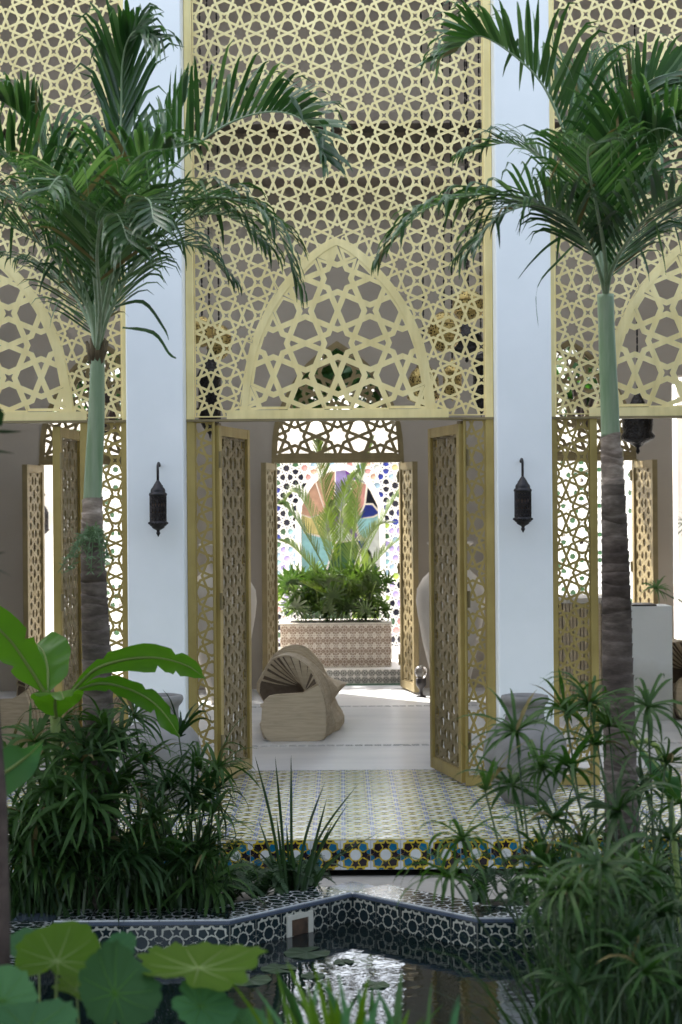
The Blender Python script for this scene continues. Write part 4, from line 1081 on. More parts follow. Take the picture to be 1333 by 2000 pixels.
pfrond(pb, [b0_, (1160, 500, -.1), (1105, 430, -.2), (1020, 385, -.3), (920, 382, -.35), (830, 410, -.4), (770, 470, -.4)], 14, L=.34, w=.018, droop=1.3, vee=.15, n=54, s0=.2)
pfrond(pb, [b0_, (1168, 500, .1), (1130, 400, .25), (1070, 320, .4), (1000, 280, .5), (940, 290, .5)], 15, L=.30, w=.016, droop=1.1, vee=.5, n=46, s0=.2)
pfrond(pb, [b0_, (1186, 490, .1), (1195, 360, .2), (1220, 240, .3), (1262, 165, .3), (1320, 140, .3)], 16, L=.37, w=.022, droop=.9, vee=.7, n=48, upv=(.3, -1, .4), s0=.25)
pfrond(pb, [b0_, (1195, 500, -.1), (1235, 390, -.2), (1290, 290, -.3), (1350, 230, -.35), (1420, 220, -.4)], 17, L=.37, w=.022, droop=1.0, vee=1.0, n=50, s0=.22)
pfrond(pb, [b0_, (1198, 520, -.15), (1250, 440, -.4), (1310, 390, -.6), (1380, 380, -.7), (1450, 420, -.8)], 18, L=.34, w=.018, droop=1.3, vee=.4, n=48, s0=.2)
pfrond(pb, [b0_, (1196, 530, .1), (1240, 470, .2), (1300, 440, .3), (1370, 460, .3)], 19, L=.28, w=.014, droop=1.4, vee=.1, n=40, s0=.2)
pfrond(pb, [b0_, (1182, 500, -.2), (1165, 400, -.45), (1150, 330, -.7), (1150, 290, -.95), (1165, 280, -1.15)], 20, L=.34, w=.02, droop=1.4, vee=.7, n=46, s0=.25)
pfrond(pb, [b0_, (1190, 480, -.1), (1215, 370, -.2), (1250, 280, -.3), (1290, 250, -.4), (1340, 270, -.5)], 21, L=.36, w=.02, droop=1.2, vee=.9, n=46, s0=.25)
pfrond(pb, [b0_, (1175, 490, .2), (1150, 360, .35), (1130, 250, .4), (1140, 170, .45), (1180, 130, .5)], 22, L=.34, w=.022, droop=.8, vee=.9, n=38, s0=.3, fwd=1.6, out=.7)
pfrond(pb, [b0_, (1165, 510, -.15), (1115, 430, -.35), (1050, 400, -.5), (980, 420, -.6), (930, 470, -.65)], 30, L=.32, w=.017, droop=1.7, vee=.2, n=44, s0=.22)
# a few loose strap leaves below the crown
for t, pts, s in ((pb, [(1165, 430, .1), (1085, 470, -.05), (1040, 510, -.15), (1012, 545, -.2)], 0), (pb, [(1160, 440, .1), (1100, 500, 0), (1050, 560, -.05), (1052, 640, -.1)], 0), (pa, [(240, 640, 0), (300, 650, -.1), (330, 690, -.1), (345, 700, -.1)], 0), (pa, [(225, 600, 0), (280, 590, -.1), (320, 640, -.2), (330, 665, -.2)], 0)):
    mb = MB(); P = sample([W(a, b, 8+d) for a, b, d in pts], 12)
    ribbon(mb, P, [.010*WP[min(6, int(i/2))] for i in range(13)], Vector((.2, .3, .9)).normalized(), .2); mb.obj('strap_leaf', L_palm, t, True)
# green flower spray on the left palm trunk
mb = MB(); c = W(188, 1035, 7.93); r = random.Random(3)
for k in range(16):
    tip = W(r.uniform(112, 215), r.uniform(1050, 1130), 7.85+r.uniform(-.05, .05)); mid = c.lerp(tip, .5)+V(0, -.02, .035)
    P = sample([c, mid, tip], 8); mb.tube(P, .0025, 4)
    for j in range(2, 9):
        for q in range(4):
            d = Vector((r.uniform(-1, 1), r.uniform(-.6, .3), r.uniform(-.8, .6))).normalized()*r.uniform(.02, .042)
            ribbon(mb, [P[j], P[j]+d*.5, P[j]+d], [.001, .0035, .0005], Vector((r.uniform(-1, 1), .4, r.uniform(-1, 1))).normalized())
mb.obj('flower_spray', leafmat('spray_green', (.12, .20, .10), (.20, .30, .16), .2, (1, 1.2, .7), .6), pa, True)

# ---- umbrella sedges
def head_mesh(seed, nb, young=False):
    r = random.Random(seed); mb = MB()
    for k in range(nb):
        a = 2*pi*(k+r.uniform(-.35, .35))/nb; l = r.uniform(.6, 1.25); el = r.uniform(-.15, .95) if not young else r.uniform(.9, 1.35)
        d = Vector((cos(a)*cos(el), sin(a)*cos(el), sin(el))); p = Vector((0, 0, 0)); pts = [p.copy()]; dr = r.uniform(.6, 2.4)
        for j in range(7):
            p = p+d*(l/7); pts.append(p.copy()); d = (d+Vector((0, 0, -1))*dr*.17*(j+1)/3).normalized()
        side = Vector((-sin(a), cos(a), r.uniform(-.3, .3))).normalized()
        ribbon(mb, pts, [x*r.uniform(.025, .048) for x in (.55, .9, 1, .95, .85, .65, .4, .04)], side, .35, 1 if r.random() < .05 else 0)
    for k in range(8):
        d = Vector((r.uniform(-1, 1), r.uniform(-1, 1), r.uniform(.3, 1.2))).normalized()*.16
        ribbon(mb, [Vector((0, 0, 0)), d*.6, d], [.008, .02, .004], Vector((d.y, -d.x, .1)).normalized())
    return mb.mesh('leaf_head', [L_sedge, L_dry], True)
HEADS_SHADE = None
HEADS = [head_mesh(100+i, n) for i, n in enumerate((19, 23, 25, 20, 27))]+[head_mesh(200, 9, True)]
def shade_copy(me):
    c = me.copy(); c.materials.clear(); c.materials.append(L_sedge_shade); c.materials.append(L_dry); return c  # same heads in the shade tinted leaf colour
HEADS_SHADE = [shade_copy(m) for m in HEADS]
def sedge(label, heads, spread=.22, seed=0, extra=0, region=None, rootp=None, dark=.0, ymin=None):  # dark: share of heads in the shade tinted colour
    """heads: (px, py, Y, radius px); each on its own stem rising from a shared root"""
    r = random.Random(seed+9); hs = list(heads)
    for i in range(extra):
        x0, y0, x1, y1, Ya, Yb, ra, rb = region
        hs.append((r.uniform(x0, x1), r.uniform(y0, y1), r.uniform(Ya, Yb), r.uniform(ra, rb)))
    pts = [W(a, b, c) for a, b, c, d in hs]
    root = sum(pts, Vector((0, 0, 0)))/len(pts); root.z = ZG
    if rootp: root = W(rootp[0], 1900, rootp[1]); root.z = ZG
    if ymin: root.y = max(root.y, ymin)
    t = thing('umbrella_sedge', label, 'umbrella sedge', root, 'umbrella sedges round the pool')
    for (a, b, c, d), p in zip(hs, pts):
        s = d*1.25*c/F
        HH = HEADS_SHADE if r.random() < dark else HEADS
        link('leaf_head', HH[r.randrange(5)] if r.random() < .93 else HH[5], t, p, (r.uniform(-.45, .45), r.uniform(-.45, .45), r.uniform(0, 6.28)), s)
        k1, k2 = (.15, .15) if rootp else (.55, .6)
        foot = V(lerp(root.x, p.x, k1)+r.uniform(-spread, spread)*.5, lerp(root.y, p.y, k2)+r.uniform(-spread, spread)*.5, ZG-.01)
        if ymin: foot.y = max(foot.y, ymin)
        if (foot.x-PX)**2+(foot.y-PY)**2 < 1.45**2:
            foot.z = ZWAT-.1
        mid = foot.lerp(p, .55)+V(r.uniform(-.03, .03), r.uniform(-.03, .03), .04)
        mb = MB(); mb.tube(sample([foot, mid, p], 8), [.0050-.0002*i for i in range(9)], 6); mb.obj('stem', L_sedge_stem, t, True)
    return t
sedge('umbrella sedge leaning left over the pool, one tall head crossing the right grey urn', [(1008, 1430, 6.2, 92), (948, 1545, 6.1, 95), (905, 1640, 5.9, 95), (880, 1715, 5.7, 105), (1000, 1535, 6.2, 88), (1060, 1500, 6.2, 80)], seed=1, rootp=(1190, 5.7))
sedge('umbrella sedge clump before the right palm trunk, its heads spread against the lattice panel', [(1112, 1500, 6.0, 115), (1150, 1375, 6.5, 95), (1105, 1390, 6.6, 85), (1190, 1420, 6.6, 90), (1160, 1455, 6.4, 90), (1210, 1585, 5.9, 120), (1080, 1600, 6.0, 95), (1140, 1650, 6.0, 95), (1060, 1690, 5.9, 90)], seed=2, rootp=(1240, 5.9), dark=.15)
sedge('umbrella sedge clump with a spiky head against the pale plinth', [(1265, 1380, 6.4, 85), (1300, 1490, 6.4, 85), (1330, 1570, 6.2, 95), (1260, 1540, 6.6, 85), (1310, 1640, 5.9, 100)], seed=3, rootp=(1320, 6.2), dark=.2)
sedge('large umbrella sedge clump with shade tinted leaves filling the lower right corner', [(1180, 1850, 5.2, 110), (1060, 1810, 5.6, 90), (1100, 1745, 5.7, 95), (1230, 1750, 5.4, 105), (1300, 1790, 5.2, 110), (1120, 1930, 5.0, 100), (1260, 1900, 4.9, 115)], seed=4, extra=26, region=(1080, 1660, 1350, 1990, 5.0, 6.2, 80, 115), dark=.6)
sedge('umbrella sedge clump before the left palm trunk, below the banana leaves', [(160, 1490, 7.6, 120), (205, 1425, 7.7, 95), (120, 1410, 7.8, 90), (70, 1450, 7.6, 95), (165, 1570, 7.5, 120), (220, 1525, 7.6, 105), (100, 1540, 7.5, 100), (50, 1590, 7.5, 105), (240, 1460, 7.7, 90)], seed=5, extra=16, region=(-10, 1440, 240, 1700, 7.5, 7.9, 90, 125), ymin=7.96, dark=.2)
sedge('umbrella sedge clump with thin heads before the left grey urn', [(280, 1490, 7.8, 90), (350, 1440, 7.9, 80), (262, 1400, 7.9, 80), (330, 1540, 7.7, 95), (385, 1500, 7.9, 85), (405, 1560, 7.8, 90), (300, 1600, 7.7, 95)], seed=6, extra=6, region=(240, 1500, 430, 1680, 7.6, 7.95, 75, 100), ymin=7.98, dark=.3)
sedge('umbrella sedge mass with shade tinted leaves behind the left rim of the pool', [(60, 1690, 7.6, 110), (180, 1660, 7.6, 110), (280, 1690, 7.6, 105), (380, 1670, 7.7, 95)], seed=7, extra=24, region=(-30, 1600, 430, 1760, 7.55, 8.1, 85, 115), ymin=7.96, dark=.5)
# hanging strap grasses: undergrowth
def strands(name, n, region, Yr, lr, w, mat, label, cat, seed, droop=.55, lean=.5, zfoot=None, front=False):
    r = random.Random(seed); mb = MB()
    for i in range(n):
        Y = r.uniform(*Yr); p = W(r.uniform(region[0], region[2]), 1500, Y); p.z = ZG if zfoot is None else zfoot
        top = W(0, r.uniform(region[1], region[3]), Y).z
        a = r.uniform(0, 6.28) if not front else r.uniform(pi*1.15, pi*1.85); d = Vector((cos(a)*lean*r.random(), sin(a)*lean*r.random(), 1)).normalized(); l = max(.15, (top-p.z))*r.uniform(.9, 1.25); pts = [p.copy()]; k = 7
        for j in range(k):
            p = p+d*(l/k); pts.append(p.copy()); d = (d+Vector((cos(a), sin(a), -1.4))*droop*(j/k)**2*r.random()).normalized()
        ribbon(mb, pts, [w*r.uniform(.6, 1.2)*x for x in (.6, .8, 1, 1, .9, .7, .4, .03)], Vector((-sin(a+.6), cos(a+.6), .1)).normalized(), .25)
    o = mb.obj(name, mat, None, True); tag(o, kind='stuff') if cat is None else tag(o, label, cat)
    return o
strands('undergrowth', 420, (-40, 1600, 420, 1760), (7.75, 8.6), (.2, .5), .008, L_reed, None, None, 1)
strands('undergrowth', 500, (1060, 1680, 1400, 1950), (4.9, 6.2), (.2, .5), .006, L_reed, None, None, 2, 1.0, .8)
strands('undergrowth', 420, (1090, 1560, 1420, 1760), (7.0, 8.4), (.2, .5), .008, L_reed, None, None, 3, 1.0, .7)
strands('undergrowth', 360, (-60, 1590, 440, 1760), (7.93, 8.15), (.2, .5), .008, L_sedge_shade, None, None, 8, 2.2, .8, None, True)
# reeds in front of the step
def reeds(label, blades, Y, seed):
    root = W(sum(b[0] for b in blades)/len(blades), 1700, Y); root.z = ZG
    t = thing('reed_clump', label, 'reeds', root)
    r = random.Random(seed)
    for x0, x1, y1, lean in blades:
        p0 = W(x0, 1700, Y+r.uniform(-.1, .1)); p0.z = ZG; p1 = W(x1, y1, Y+r.uniform(-.2, .1)); m = p0.lerp(p1, .55); m.x = lerp(p0.x, p1.x, .55-lean)
        mb = MB(); P = sample([p0, m, p1], 12)
        ribbon(mb, P, [.0075*(1-.02*i)*(1 if i < 9 else (1-(i-8)/4.2)) for i in range(13)], V(.9, .4*r.uniform(-1, 1), 0).normalized(), .4)
        mb.obj('blade', L_reed, t, True)
reeds('dark reed clump with tall narrow blades before the tiled step', [(560, 498, 1475, .1), (562, 538, 1478, .05), (570, 569, 1475, 0), (575, 636, 1525, .2), (580, 640, 1555, 0), (575, 705, 1525, .15), (590, 650, 1605, .1), (552, 505, 1600, .1), (585, 680, 1570, .1), (560, 540, 1590, 0), (575, 600, 1620, .1), (555, 520, 1560, .1), (570, 560, 1610, 0), (595, 700, 1640, .2), (600, 750, 1620, .25), (565, 480, 1640, .2), (590, 620, 1650, .1), (580, 570, 1640, 0)], 8.30, 4)
r = random.Random(5)
reeds('dark fine reed clump on the left beyond the pool rim', [(x, x+r.uniform(-70, 70), r.uniform(1540, 1640), r.uniform(0, .15)) for x in [r.uniform(240, 400) for _ in range(34)]], 8.45, 6)
# feathery dark ground ferns behind the pool rim
def fern(label, px, py, Y, n, l, seed, mat=None, lw=.05):
    c = WZ(px, py, ZG) if Y is None else W(px, py, Y); c.z = ZG; r = random.Random(seed)
    t = thing('fern', label, 'fern', c)
    for k in range(n):
        a = 2*pi*k/n+r.uniform(-.3, .3); e = c+V(cos(a)*l*r.uniform(.6, 1), sin(a)*l*r.uniform(.6, 1), r.uniform(.02, .16)); m_ = c.lerp(e, .5)+V(0, 0, r.uniform(.06, .15))
        frond('frond', [c, m_, e], t, mat or L_fern, L=lw*r.uniform(.8, 1.3), n=26, w=.005, droop=.3, vee=.1, seed=seed*31+k, stem=.003, segs=3, s0=.15, tipshort=.25)
for i, (px, Y, l) in enumerate(((440, 8.25, .30), (505, 8.35, .30), (560, 8.42, .26), (390, 8.1, .32), (600, 8.45, .2))):
    fern(['dark fern where the pool rim turns, left of the reeds', 'dark fern just left of the reeds before the tiled step', 'dark fern at the foot of the reeds', 'dark fern behind the left arm of the pool rim', 'small dark fern right of the reeds on the pale path'][i], px, 1700, Y, 15, l, 40+i)
for i, (px, Y) in enumerate(((935, 8.22), (1010, 8.1))):
    fern(['low green fern on the pale path behind the right pool rim', 'low green fern under the right umbrella sedge behind the pool rim'][i], px, 1700, Y, 9, .16, 60+i)

# ---- banana plant
def blade_leaf(name, ctrl, widths, t, mat, wdir, fold=.25, wave=.0, ribs=True, seed=0, stalk=None, tears=0):
    """broad leaf: a grid along the midrib, both halves waved; widths in metres (half width) along it"""
    r = random.Random(seed); n = 30; P = sample(ctrl, n); mb = MB(); h = 6
    wv = Vector(wdir).normalized(); ph = r.uniform(0, 6)
    def wid(s):
        u = s*(len(widths)-1); i = min(int(u), len(widths)-2); return lerp(widths[i], widths[i+1], smooth(u-i))
    for sg in (-1, 1):
        b = len(mb.v)
        tear = [1.0]*(n+1)
        for _ in range(tears): tear[r.randrange(6, n-3)] = r.uniform(.45, .7)
        for i, p in enumerate(P):
            T = (P[min(i+1, n)]-P[max(i-1, 0)]).normalized(); w = (wv-T*wv.dot(T)).normalized(); nn = T.cross(w).normalized()
            if nn.z < 0: nn = -nn
            for j in range(h+1):
                s = j/h; q = wid(i/n)*s*tear[i]
                mb.v.append(tuple(p+w*sg*q*cos(fold*s)+T*q*.35+nn*(q*fold*(.6-.9*s)+wave*s*sin(i*.75+ph+sg))+nn*.0012*((i % 2)*2-1)*s))
        for i in range(n):
            for j in range(h):
                a = b+i*(h+1)+j; mb.f.append((a, a+1, a+h+2, a+h+1)); mb.m.append(0)
    mb.tube(P, [.0075*(1-.85*i/n)+.001 for i in range(n+1)], 6, 1)
    if stalk: mb.tube(sample(stalk+[P[0]], 8), [.012]*7+[.009, .008], 8, 1)
    return mb.obj(name, [mat, L_rib], t, True)
L_rib = leafmat('leaf_rib', (.16, .24, .06), (.24, .32, .09), .2, (1, 1, .6), .45, 3)
bc = W(112, 1500, 7.98); bc.z = ZG
ban = thing('banana_plant', 'young banana plant with broad bright green leaves at the left edge before the palm trunk', 'banana plant', bc)
mb = MB(); st = W(108, 1400, 7.65); mb.tube([bc, bc.lerp(st, .5)+V(.01, 0, 0), st], [.035, .03, .022], 12); mb.obj('stem', L_rib, ban, True)
def bl(pts, ws, wdir, seed, **k):
    c = [W(a, b, 7.65+d) for a, b, d in pts]
    blade_leaf('leaf', c, [x*7.65/F for x in ws], ban, L_banana, wdir, seed=seed, stalk=[st, st.lerp(c[0], .5)+V(0, 0, .005)], **k)
bl([(88, 1352, 0), (55, 1300, -.05), (15, 1245, -.1), (-40, 1200, -.15), (-90, 1190, -.2)], [8, 34, 44, 42, 30, 2], (.6, -.25, .75), 1, wave=.006, tears=2)
bl([(92, 1355, .02), (94, 1310, .06), (86, 1275, .1), (72, 1258, .14)], [6, 40, 52, 50, 38], (.95, .1, .15), 2, wave=.008, fold=.15)
bl([(140, 1352, 0), (185, 1308, -.05), (245, 1288, -.1), (310, 1285, -.15), (365, 1300, -.2), (402, 1325, -.22)], [5, 12, 26, 32, 30, 20, 1], (.15, -.45, .9), 3, wave=.006, fold=.3, tears=2)
bl([(130, 1356, .02), (190, 1335, .05), (250, 1345, .05), (300, 1372, .0), (330, 1405, -.05), (352, 1440, -.08)], [5, 14, 26, 26, 30, 22, 1], (.3, -.5, .85), 4, wave=.008, tears=3)
bl([(110, 1400, -.1), (108, 1375, -.18), (112, 1356, -.28), (120, 1352, -.4), (125, 1366, -.5)], [10, 40, 50, 46, 20, 2], (1, -.1, .1), 5, wave=.006)
# blue-green big leaf at the left edge
tb = thing('broad_leaf_plant', 'broad blue green leaf low at the left edge below the banana leaves', 'plant', V(W(-20, 1600, 5.6).x, 5.6, ZG))
c = [W(-60, 1545, 5.6), W(0, 1515, 5.55), W(50, 1480, 5.5), W(85, 1445, 5.5)]
blade_leaf('leaf', c, [x*5.6/F for x in (20, 42, 40, 22, 2)], tb, L_taro2, (.5, -.35, .8), seed=8, stalk=[V(W(-20, 1600, 5.6).x, 5.6, ZG), W(-70, 1700, 5.6)])
tb = thing('broad_leaf_plant', 'broad dark leaf hanging down at the right edge beside the palm trunk', 'plant', V(W(1340, 1600, 6.6).x, 6.6, ZG))
c = [W(1235, 1450, 6.8), W(1265, 1475, 6.7), W(1300, 1520, 6.6), W(1330, 1570, 6.6)]
blade_leaf('leaf', c, [x*6.6/F for x in (4, 26, 34, 24, 2)], tb, L_taro2, (.6, -.3, -.5), seed=9, stalk=[V(W(1340, 1600, 6.6).x, 6.6, ZG), W(1300, 1500, 6.7)])

# ---- lotus leaves in the lower left foreground
def round_leaf(t, c, R, nrm, notch_dir, mat, seed, foot, dish=.25, scallop=.05):
    r = random.Random(seed); c = Vector(c); nn = Vector(nrm).normalized(); u = Vector(notch_dir); u = (u-nn*u.dot(nn)).normalized(); v = nn.cross(u)
    mb = MB(); na, nr = 60, 7; mb.v.append(tuple(c)); ph = [r.uniform(0, 6) for _ in range(4)]
    for i in range(1, nr+1):
        s = i/nr
        for j in range(na):
            a = 2*pi*j/na; e = 1-.30*math.exp(-((a if a < pi else a-2*pi)/.22)**2)
            e *= 1+.025*sin(19*a+ph[1])+.02*sin(31*a+ph[0])+.05*sin(2*a+ph[0])+.03*sin(5*a+ph[1])+scallop*1.5*abs(sin(7*a+ph[2]))-scallop*.75
            e *= 1+.22*max(0, -cos(a))**2
            hgt = dish*R*(s**2)*(.6+.5*sin(2*a+ph[3])+.35*sin(3*a+ph[0]))*.7+.022*R*s*cos(13*a)+.01*R*s*s*sin(29*a+ph[2])
            mb.v.append(tuple(c+(u*cos(a)+v*sin(a))*R*e*s+nn*hgt))
    for j in range(na): mb.f.append((0, 1+j, 1+(j+1) % na)); mb.m.append(0)
    for i in range(nr-1):
        for j in range(na): mb.f.append((1+i*na+j, 1+(i+1)*na+j, 1+(i+1)*na+(j+1) % na, 1+i*na+(j+1) % na)); mb.m.append(0)
    o = mb.obj('leaf', mat, t, True)
    vb = MB()
    for k in range(9):
        a = 2*pi*(k+.5)/9
        j = int(a/2/pi*na); P = [c]+[Vector(mb.v[1+i*na+j]) for i in range(nr-1)]
        vb.tube([p+nn*.0008 for p in P], [R*.016*(1-.13*i) for i in range(len(P))], 5)
    vb.obj('veins', L_rib if mat is L_taro else L_banana, o, True)
    sb = MB(); f = Vector(foot); sb.tube(sample([f, f.lerp(c, .5)+V(.01, -.02, .03), c-nn*.002], 10), R*.028, 8); sb.obj('stalk', L_rib, t, True)
Yt = 4.3; k_ = Yt/F
lot = thing('lotus_plant', 'lotus plant with bright green ruffled leaves at the lower left corner before the pool', 'lotus', V(W(200, 1990, Yt).x, Yt, ZG))
def rl(px, py, dY, Rpx, nrm, nd, mat, seed, fx=None, **kw):
    f = W(fx if fx is not None else px, 2150, Yt+dY); f.z = ZG-.02
    round_leaf(lot, W(px, py, Yt+dY), Rpx*(Yt+dY)/F, nrm, nd, mat, seed, f, **kw)
rl(112, 1878, 0, 86, (.05, -.36, .93), (-.1, -.9, -.2), L_taro, 1, 80, dish=.35)
rl(75, 1848, .4, 56, (-.1, -.30, .95), (.6, -.6, 0), L_taro2, 2)
rl(388, 1892, -.05, 119, (.03, -.08, 1), (-.3, -.9, 0), L_taro, 3, 335, dish=.22, scallop=.1)
rl(232, 1858, .3, 35, (-.2, -.6, .8), (0, .2, -1), L_taro2, 4)
rl(225, 1940, -.2, 82, (.50, -.62, .5), (-.2, -.2, -1), L_taro_d, 5, 215, dish=.5)
rl(392, 1965, -.15, 61, (.30, -.45, .8), (-.5, 0, .3), L_taro2, 6, 330)
rl(5, 1955, -.3, 69, (.1, -.55, .85), (.2, -.5, -.5), L_taro2, 7)
rl(55, 2013, -.45, 98, (0, -.2, .97), (0, -.7, -.5), L_taro2, 8)
rl(150, 1935, .1, 51, (.2, -.1, .97), (-.6, .2, 0), L_taro, 9, 170)
rl(470, 2000, -.1, 46, (.2, -.3, .9), (-.6, -.4, 0), L_taro2, 10, 430)
# pale blades in the very foreground
rr = random.Random(21)
gb = thing('grass_tuft', 'soft light green strap leaves at the bottom edge before the water', 'grass tuft', V(W(640, 2000, 3.9).x, 3.9, ZG))
for (x0, x1, y1, w_) in ((640, 560, 1875, 17), (600, 500, 1930, 15), (655, 612, 1880, 17), (690, 720, 1905, 22), (700, 790, 1960, 13), (560, 440, 1900, 12), (660, 660, 1935, 18), (720, 700, 1930, 26), (610, 560, 1960, 16), (740, 830, 1985, 12), (540, 480, 1975, 14), (630, 590, 1990, 16), (580, 540, 1890, 11), (665, 640, 1905, 24), (640, 600, 1925, 22), (705, 745, 1930, 20), (650, 690, 1950, 26), (600, 620, 1915, 16), (690, 660, 1895, 16), (760, 800, 1970, 18), (545, 520, 1950, 18)):
    p0 = W(x0, 2180, 3.9+rr.uniform(-.2, .2)); p1 = W(x1, y1, 3.9+rr.uniform(-.2, .2)); m_ = p0.lerp(p1, .5)+V((x0-x1)*.0002, 0, .02)
    mb = MB(); ribbon(mb, sample([p0, m_, p1], 10), [w_*.5*3.9/F*x for x in (1, 1, 1, 1, .95, .9, .8, .65, .45, .25, .03)], V(1, .3*rr.uniform(-1, 1), 0).normalized(), .3); mb.obj('blade', L_taro if rr.random() < .5 else L_taro2, gb, True)
for k in range(26):
    x0 = rr.uniform(480, 900); Yk = 4.3+rr.uniform(-.4, .5); p0 = W(x0, 2180, Yk); p1 = W(x0+rr.uniform(-95, 95), rr.uniform(1890, 1990), Yk+rr.uniform(-.3, .2)); m_ = p0.lerp(p1, .6)+V(-(p1.x-p0.x)*.25, 0, .03)
    mb = MB(); ww = rr.uniform(.005, .012); ribbon(mb, sample([p0, m_, p1], 10), [ww*x for x in (1, 1, 1, 1, .95, .9, .8, .65, .45, .25, .03)], V(1, .5*rr.uniform(-1, 1), 0).normalized(), .3); mb.obj('blade', [L_sedge, L_taro2, L_sedge_shade][k % 3], gb, True)
# lily pads
def pad(c, R, seed, label):
    mb = MB(); n = 28; r = random.Random(seed); a0 = r.uniform(0, 6)
    ring = [(c.x+R*cos(a0+.18+(6.283-.36)*i/n)*(1+.02*sin(i*2)), c.y+R*sin(a0+.18+(6.283-.36)*i/n), ZWAT+.004+.003*sin(i*1.3)) for i in range(n+1)]
    mb.add([(c.x, c.y, ZWAT+.004)]+ring+[(x, y, z-.003) for x, y, z in ring], [(0, i+1, i+2) for i in range(n)]+[(i+1, n+2+i, n+3+i, i+2) for i in range(n)])
    o = mb.obj('lily_pad', L_pad, None); tag(o, label, 'lily pad', 'lily pads floating on the pool')
for i, (px, py, R, lb) in enumerate(((672, 1880, .09, 'small round lily pad alone in the bright reflection'), (600, 1862, .2, 'large lily pad touching the back left wall below the overflow box'), (545, 1893, .15, 'lily pad left of the bright reflection'), (488, 1915, .18, 'lily pad beside the lotus leaves'), (612, 1907, .10, 'lily pad at the left rim of the bright reflection'), (735, 1925, .11, 'lily pad on the near part of the bright reflection'), (450, 1893, .14, 'lily pad half under the lotus leaf tip'))):
    pad(WZ(px, py, ZWAT), R*.5, i, lb)
# dark slim trunk at the left edge, near the camera
mb = MB(); mb.tube([V(W(4, 1700, 4.6).x, 4.6, ZG-.05), W(6, 1800, 4.6), W(2, 1560, 4.6), W(-12, 1380, 4.6), W(-60, 1100, 4.6)], [.022, .02, .017, .016, .015], 10); M_dt = surf('dark_bark', (.03, .02, .016), (.07, .05, .04), 20, .9, bscale=60, bstr=.5)
dt = thing('shrub', 'slim dark trunk at the left edge near the camera', 'shrub', V(W(4, 1700, 4.6).x, 4.6, ZG)); mb.obj('trunk', M_dt, dt, True)
mb = MB(); r = random.Random(8)
for k in range(150):
    p = W(-60, 1100, 4.6)+V(r.uniform(-.4, .03), r.uniform(-.3, .3), r.uniform(-.1, .5)); d = Vector((r.uniform(-1, 1), r.uniform(-1, 1), r.uniform(-.6, .4))).normalized()*.09
    ribbon(mb, [p, p+d*.5, p+d], [.004, .018, .002], Vector((d.y, -d.x, .02)).normalized(), .2)
mb.obj('foliage', L_fern, dt, True)
# sprig at the right edge
sp_ = thing('sprig', 'thin arching sprig with a leafy tip at the right edge above the plinth', 'sprig', V(W(1370, 1260, 6.8).x, 6.8, ZG))
P = sample([V(W(1400, 1300, 6.8).x, 6.8, ZG), W(1385, 1300, 6.8), W(1345, 1190, 6.8), W(1310, 1165, 6.8), W(1282, 1150, 6.8)], 16)
mb = MB(); mb.tube(P, .0028, 5); mb.obj('stem', L_sedge_stem, sp_, True)
link('leaf_head', HEADS[1], sp_, P[-1], (.4, -.6, 1), 42*6.8/F)
link('leaf_head', HEADS[2], sp_, W(1340, 1030, 6.8), (.4, -.6, 2), 40*6.8/F)
mb = MB(); mb.tube(sample([P[4], W(1370, 1120, 6.8), W(1340, 1030, 6.8)], 8), .0025, 5); mb.obj('stem', L_sedge_stem, sp_, True)

# ---- planter plants on the terrace
dp = thing('date_palm', 'young date palm with feathery yellow green fronds in the tiled planter', 'palm', W(668, 1200, 17.4))
r = random.Random(31)
for i, (pts, L_, n_) in enumerate([([(668, 1180, 0), (652, 1050, -.05), (632, 960, -.1), (622, 880, -.15), (617, 862, -.2)], .26, 60), ([(672, 1180, 0), (690, 1060, -.05), (700, 960, -.1), (716, 900, -.15), (728, 855, -.2)], .20, 60), ([(670, 1180, 0), (665, 1080, -.1), (668, 1000, -.2), (678, 950, -.3), (700, 920, -.4)], .24, 54),
     ([(664, 1180, 0), (630, 1100, -.05), (590, 1030, -.1), (560, 990, -.12), (548, 985, -.15)], .22, 50), ([(666, 1180, 0), (640, 1080, .1), (600, 990, .2), (575, 960, .25), (556, 980, .3)], .22, 50), ([(675, 1180, 0), (705, 1100, .05), (750, 1010, .1), (780, 960, .1), (800, 930, .1)], .20, 48), ([(675, 1180, 0), (715, 1120, -.1), (760, 1070, -.2), (800, 1040, -.2)], .2, 44),
     ([(664, 1180, 0), (620, 1120, -.1), (575, 1070, -.2), (545, 1055, -.25)], .2, 44), ([(668, 1180, 0), (650, 1090, -.2), (640, 1020, -.4), (648, 980, -.55)], .2, 44), ([(670, 1180, 0), (685, 1090, .2), (690, 1000, .35), (670, 950, .4)], .2, 44), ([(673, 1180, 0), (700, 1090, -.2), (735, 1030, -.35), (770, 1020, -.4)], .18, 40), ([(665, 1180, 0), (615, 1150, -.2), (570, 1130, -.3)], .18, 36)]):
    frond('frond', [W(a, b, 17.4+d) for a, b, d in pts], dp, L_date, L=L_, n=n_, w=.0062, droop=.25, vee=.35, fwd=.9, out=.75, s0=.30, seed=300+i, stem=.010, segs=4, tipshort=.35, stemmat=L_rib, jitter=.1)
def phil_mesh(seed):
    r = random.Random(seed); mb = MB()
    for k in range(11):
        a = radians(-125+25*k); l = (.55+.45*cos(a*.55))*r.uniform(.9, 1.1); d = Vector((sin(a), cos(a), .1)); p = Vector((0, 0, 0)); pts = [p.copy()]
        for j in range(5):
            p = p+d*(l/5); pts.append(p.copy()); d = (d+Vector((0, 0, -.13*(j+1)/2))).normalized()
        ribbon(mb, pts, [.03, .05, .065, .06, .04, .004], Vector((cos(a), -sin(a), 0)), .2)
    return mb.mesh('leaf', L_phil, True)
PH = [phil_mesh(i) for i in range(4)]
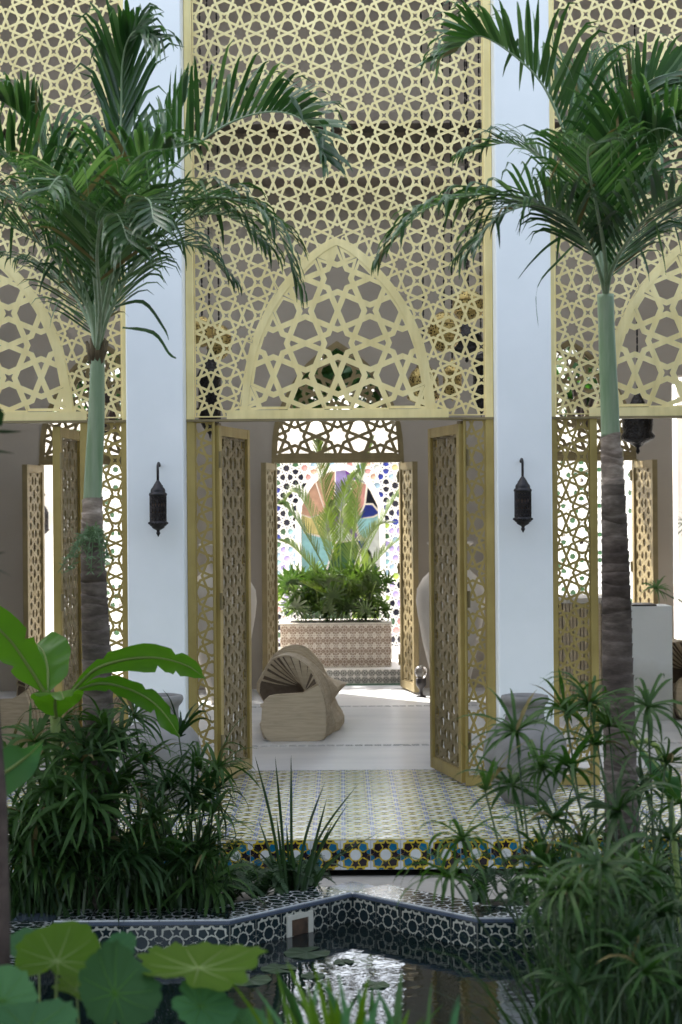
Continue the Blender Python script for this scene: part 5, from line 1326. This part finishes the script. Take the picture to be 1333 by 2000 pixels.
ph = thing('philodendron', 'leafy philodendron with deeply cut leaves filling the planter rim', 'philodendron', V((PXA+PXB)/2, 17.4, .57))
for i in range(72):
    px = r.uniform(556, 760); py = r.uniform(1130, 1208)-18*(1-abs(px-655)/110); Y = r.uniform(17.12, 17.6) if i < 65 else r.uniform(17.02, 17.12)
    c = W(px, py, Y); s = r.uniform(.14, .24)
    link('leaf', PH[i % 4], ph, c, (r.uniform(.5, 1.5), r.uniform(-.6, .6), (px-658)/-140+r.uniform(-.9, .9)+pi), s)
    if i % 2 == 0:
        mb = MB(); mb.tube(sample([V(lerp(c.x, (PXA+PXB)/2, .25), 17.4, .56), (c+V(lerp(c.x, 0, .25), 17.4, .6))/2+V(0, 0, .06), c], 6), .005, 5); mb.obj('stalk', L_rib, ph, True)
# bushy shade of the planting
mb = MB()
for i in range(420):
    p = W(r.uniform(570, 745), r.uniform(1140, 1220)-10, r.uniform(17.3, 17.65)); d = Vector((r.uniform(-1, 1), r.uniform(-1, 1), r.uniform(-.6, 1))).normalized()*r.uniform(.05, .10)
    ribbon(mb, [p, p+d*.5, p+d], [.004, .02, .002], Vector((d.y, -d.x, .02)).normalized(), .2)
tag(mb.obj('undergrowth', L_phil, None, True), kind='stuff')

# ---- trees beyond the terrace
def tree(label, x, y, h, R, seed, n=2600, cz=None, ls=1.0):
    t = thing('tree', label, 'tree', (x, y, -.004)); r = random.Random(seed); cz = cz or h*.68
    mb = MB(); mb.tube([V(x, y, -.1), V(x+.05, y, cz*.5), V(x, y, cz)], [.14, .10, .06], 8)
    cl = []
    for k in range(16):
        a = r.uniform(0, 6.28); e = r.uniform(-.6, 1.3); q = V(x+R*.75*cos(a)*cos(e), y+R*.75*sin(a)*cos(e), cz+R*.8*sin(e)); cl.append((q, r.uniform(.28, .5)*R)); mb.tube([V(x, y, cz*.62), V(x, y, cz*.62).lerp(q, .5)+V(0, 0, .1), q], [.05, .03, .01], 5)
    mb.obj('trunk', M_dt, t, True); mb = MB()
    for i in range(n):
        q, rad = cl[r.randrange(16)]; d = Vector((r.gauss(0, 1), r.gauss(0, 1), r.gauss(0, 1))).normalized()*rad*r.uniform(.3, 1)**.6; p = q+d
        l = Vector((r.uniform(-1, 1), r.uniform(-1, 1), r.uniform(-1, .5))).normalized()*r.uniform(.12, .22)*ls; s = l.cross(Vector((r.uniform(-1, 1), r.uniform(-1, 1), 1))).normalized()
        ribbon(mb, [p, p+l*.5, p+l], [.01*ls, .045*ls, .004*ls], s, .15)
    mb.obj('crown', L_tree, t, True)
tree('dark green tree beyond the terrace, behind the left of the central arch', -1.75, 44, 7.4, 2.2, 1, 5000, 5.6, 1.9)
tree('dark green tree beyond the terrace, behind the right of the central arch', 1.75, 43, 7.4, 2.1, 2, 5000, 5.5, 1.9)
tree('tree behind the left arched doorway', -5.8, 44, 7.4, 2.3, 3, 4000, 5.6, 1.9)
tree('tree behind the right arched doorway', 5.9, 43, 7.4, 2.4, 4, 4000, 5.6, 1.9)
tree('added shade tree over the left foreground, outside the picture', -1.7, 2.6, 5.3, 1.5, 13, 3400, 4.9)  # trees from here on are added out of view to darken the foreground
tree('added shade tree over the right foreground, outside the picture', 1.9, 2.4, 5.3, 1.5, 14, 3400, 4.9)
tree('added shade tree left of the pool, outside the picture', -3.3, 5.2, 4.2, 1.5, 11, 3000)
tree('added shade tree right of the pool, outside the picture', 3.4, 5.0, 4.2, 1.5, 12, 3000)

for i, (x, y, h, R, cz, lb) in enumerate(((-1.45, 5.1, 5.2, 1.1, 4.6, 'added unseen shade tree above the left of the pool'), (1.45, 5.2, 5.2, 1.1, 4.6, 'added unseen shade tree above the right of the pool'), (-3.4, 7.6, 3.6, 1.1, 2.2, 'added unseen shade tree beside the left end of the patio'), (3.4, 7.6, 3.6, 1.1, 2.2, 'added unseen shade tree beside the right end of the patio'), (-2.4, 4.2, 3.4, 1.1, 2.0, 'added unseen low shade tree at the left of the foreground'), (2.3, 4.4, 3.4, 1.1, 2.0, 'added unseen low shade tree at the right of the foreground'))):  # more unseen trees added to shade the pool and beds
    tree(lb, x, y, h, R, 60+i, 4200, cz)
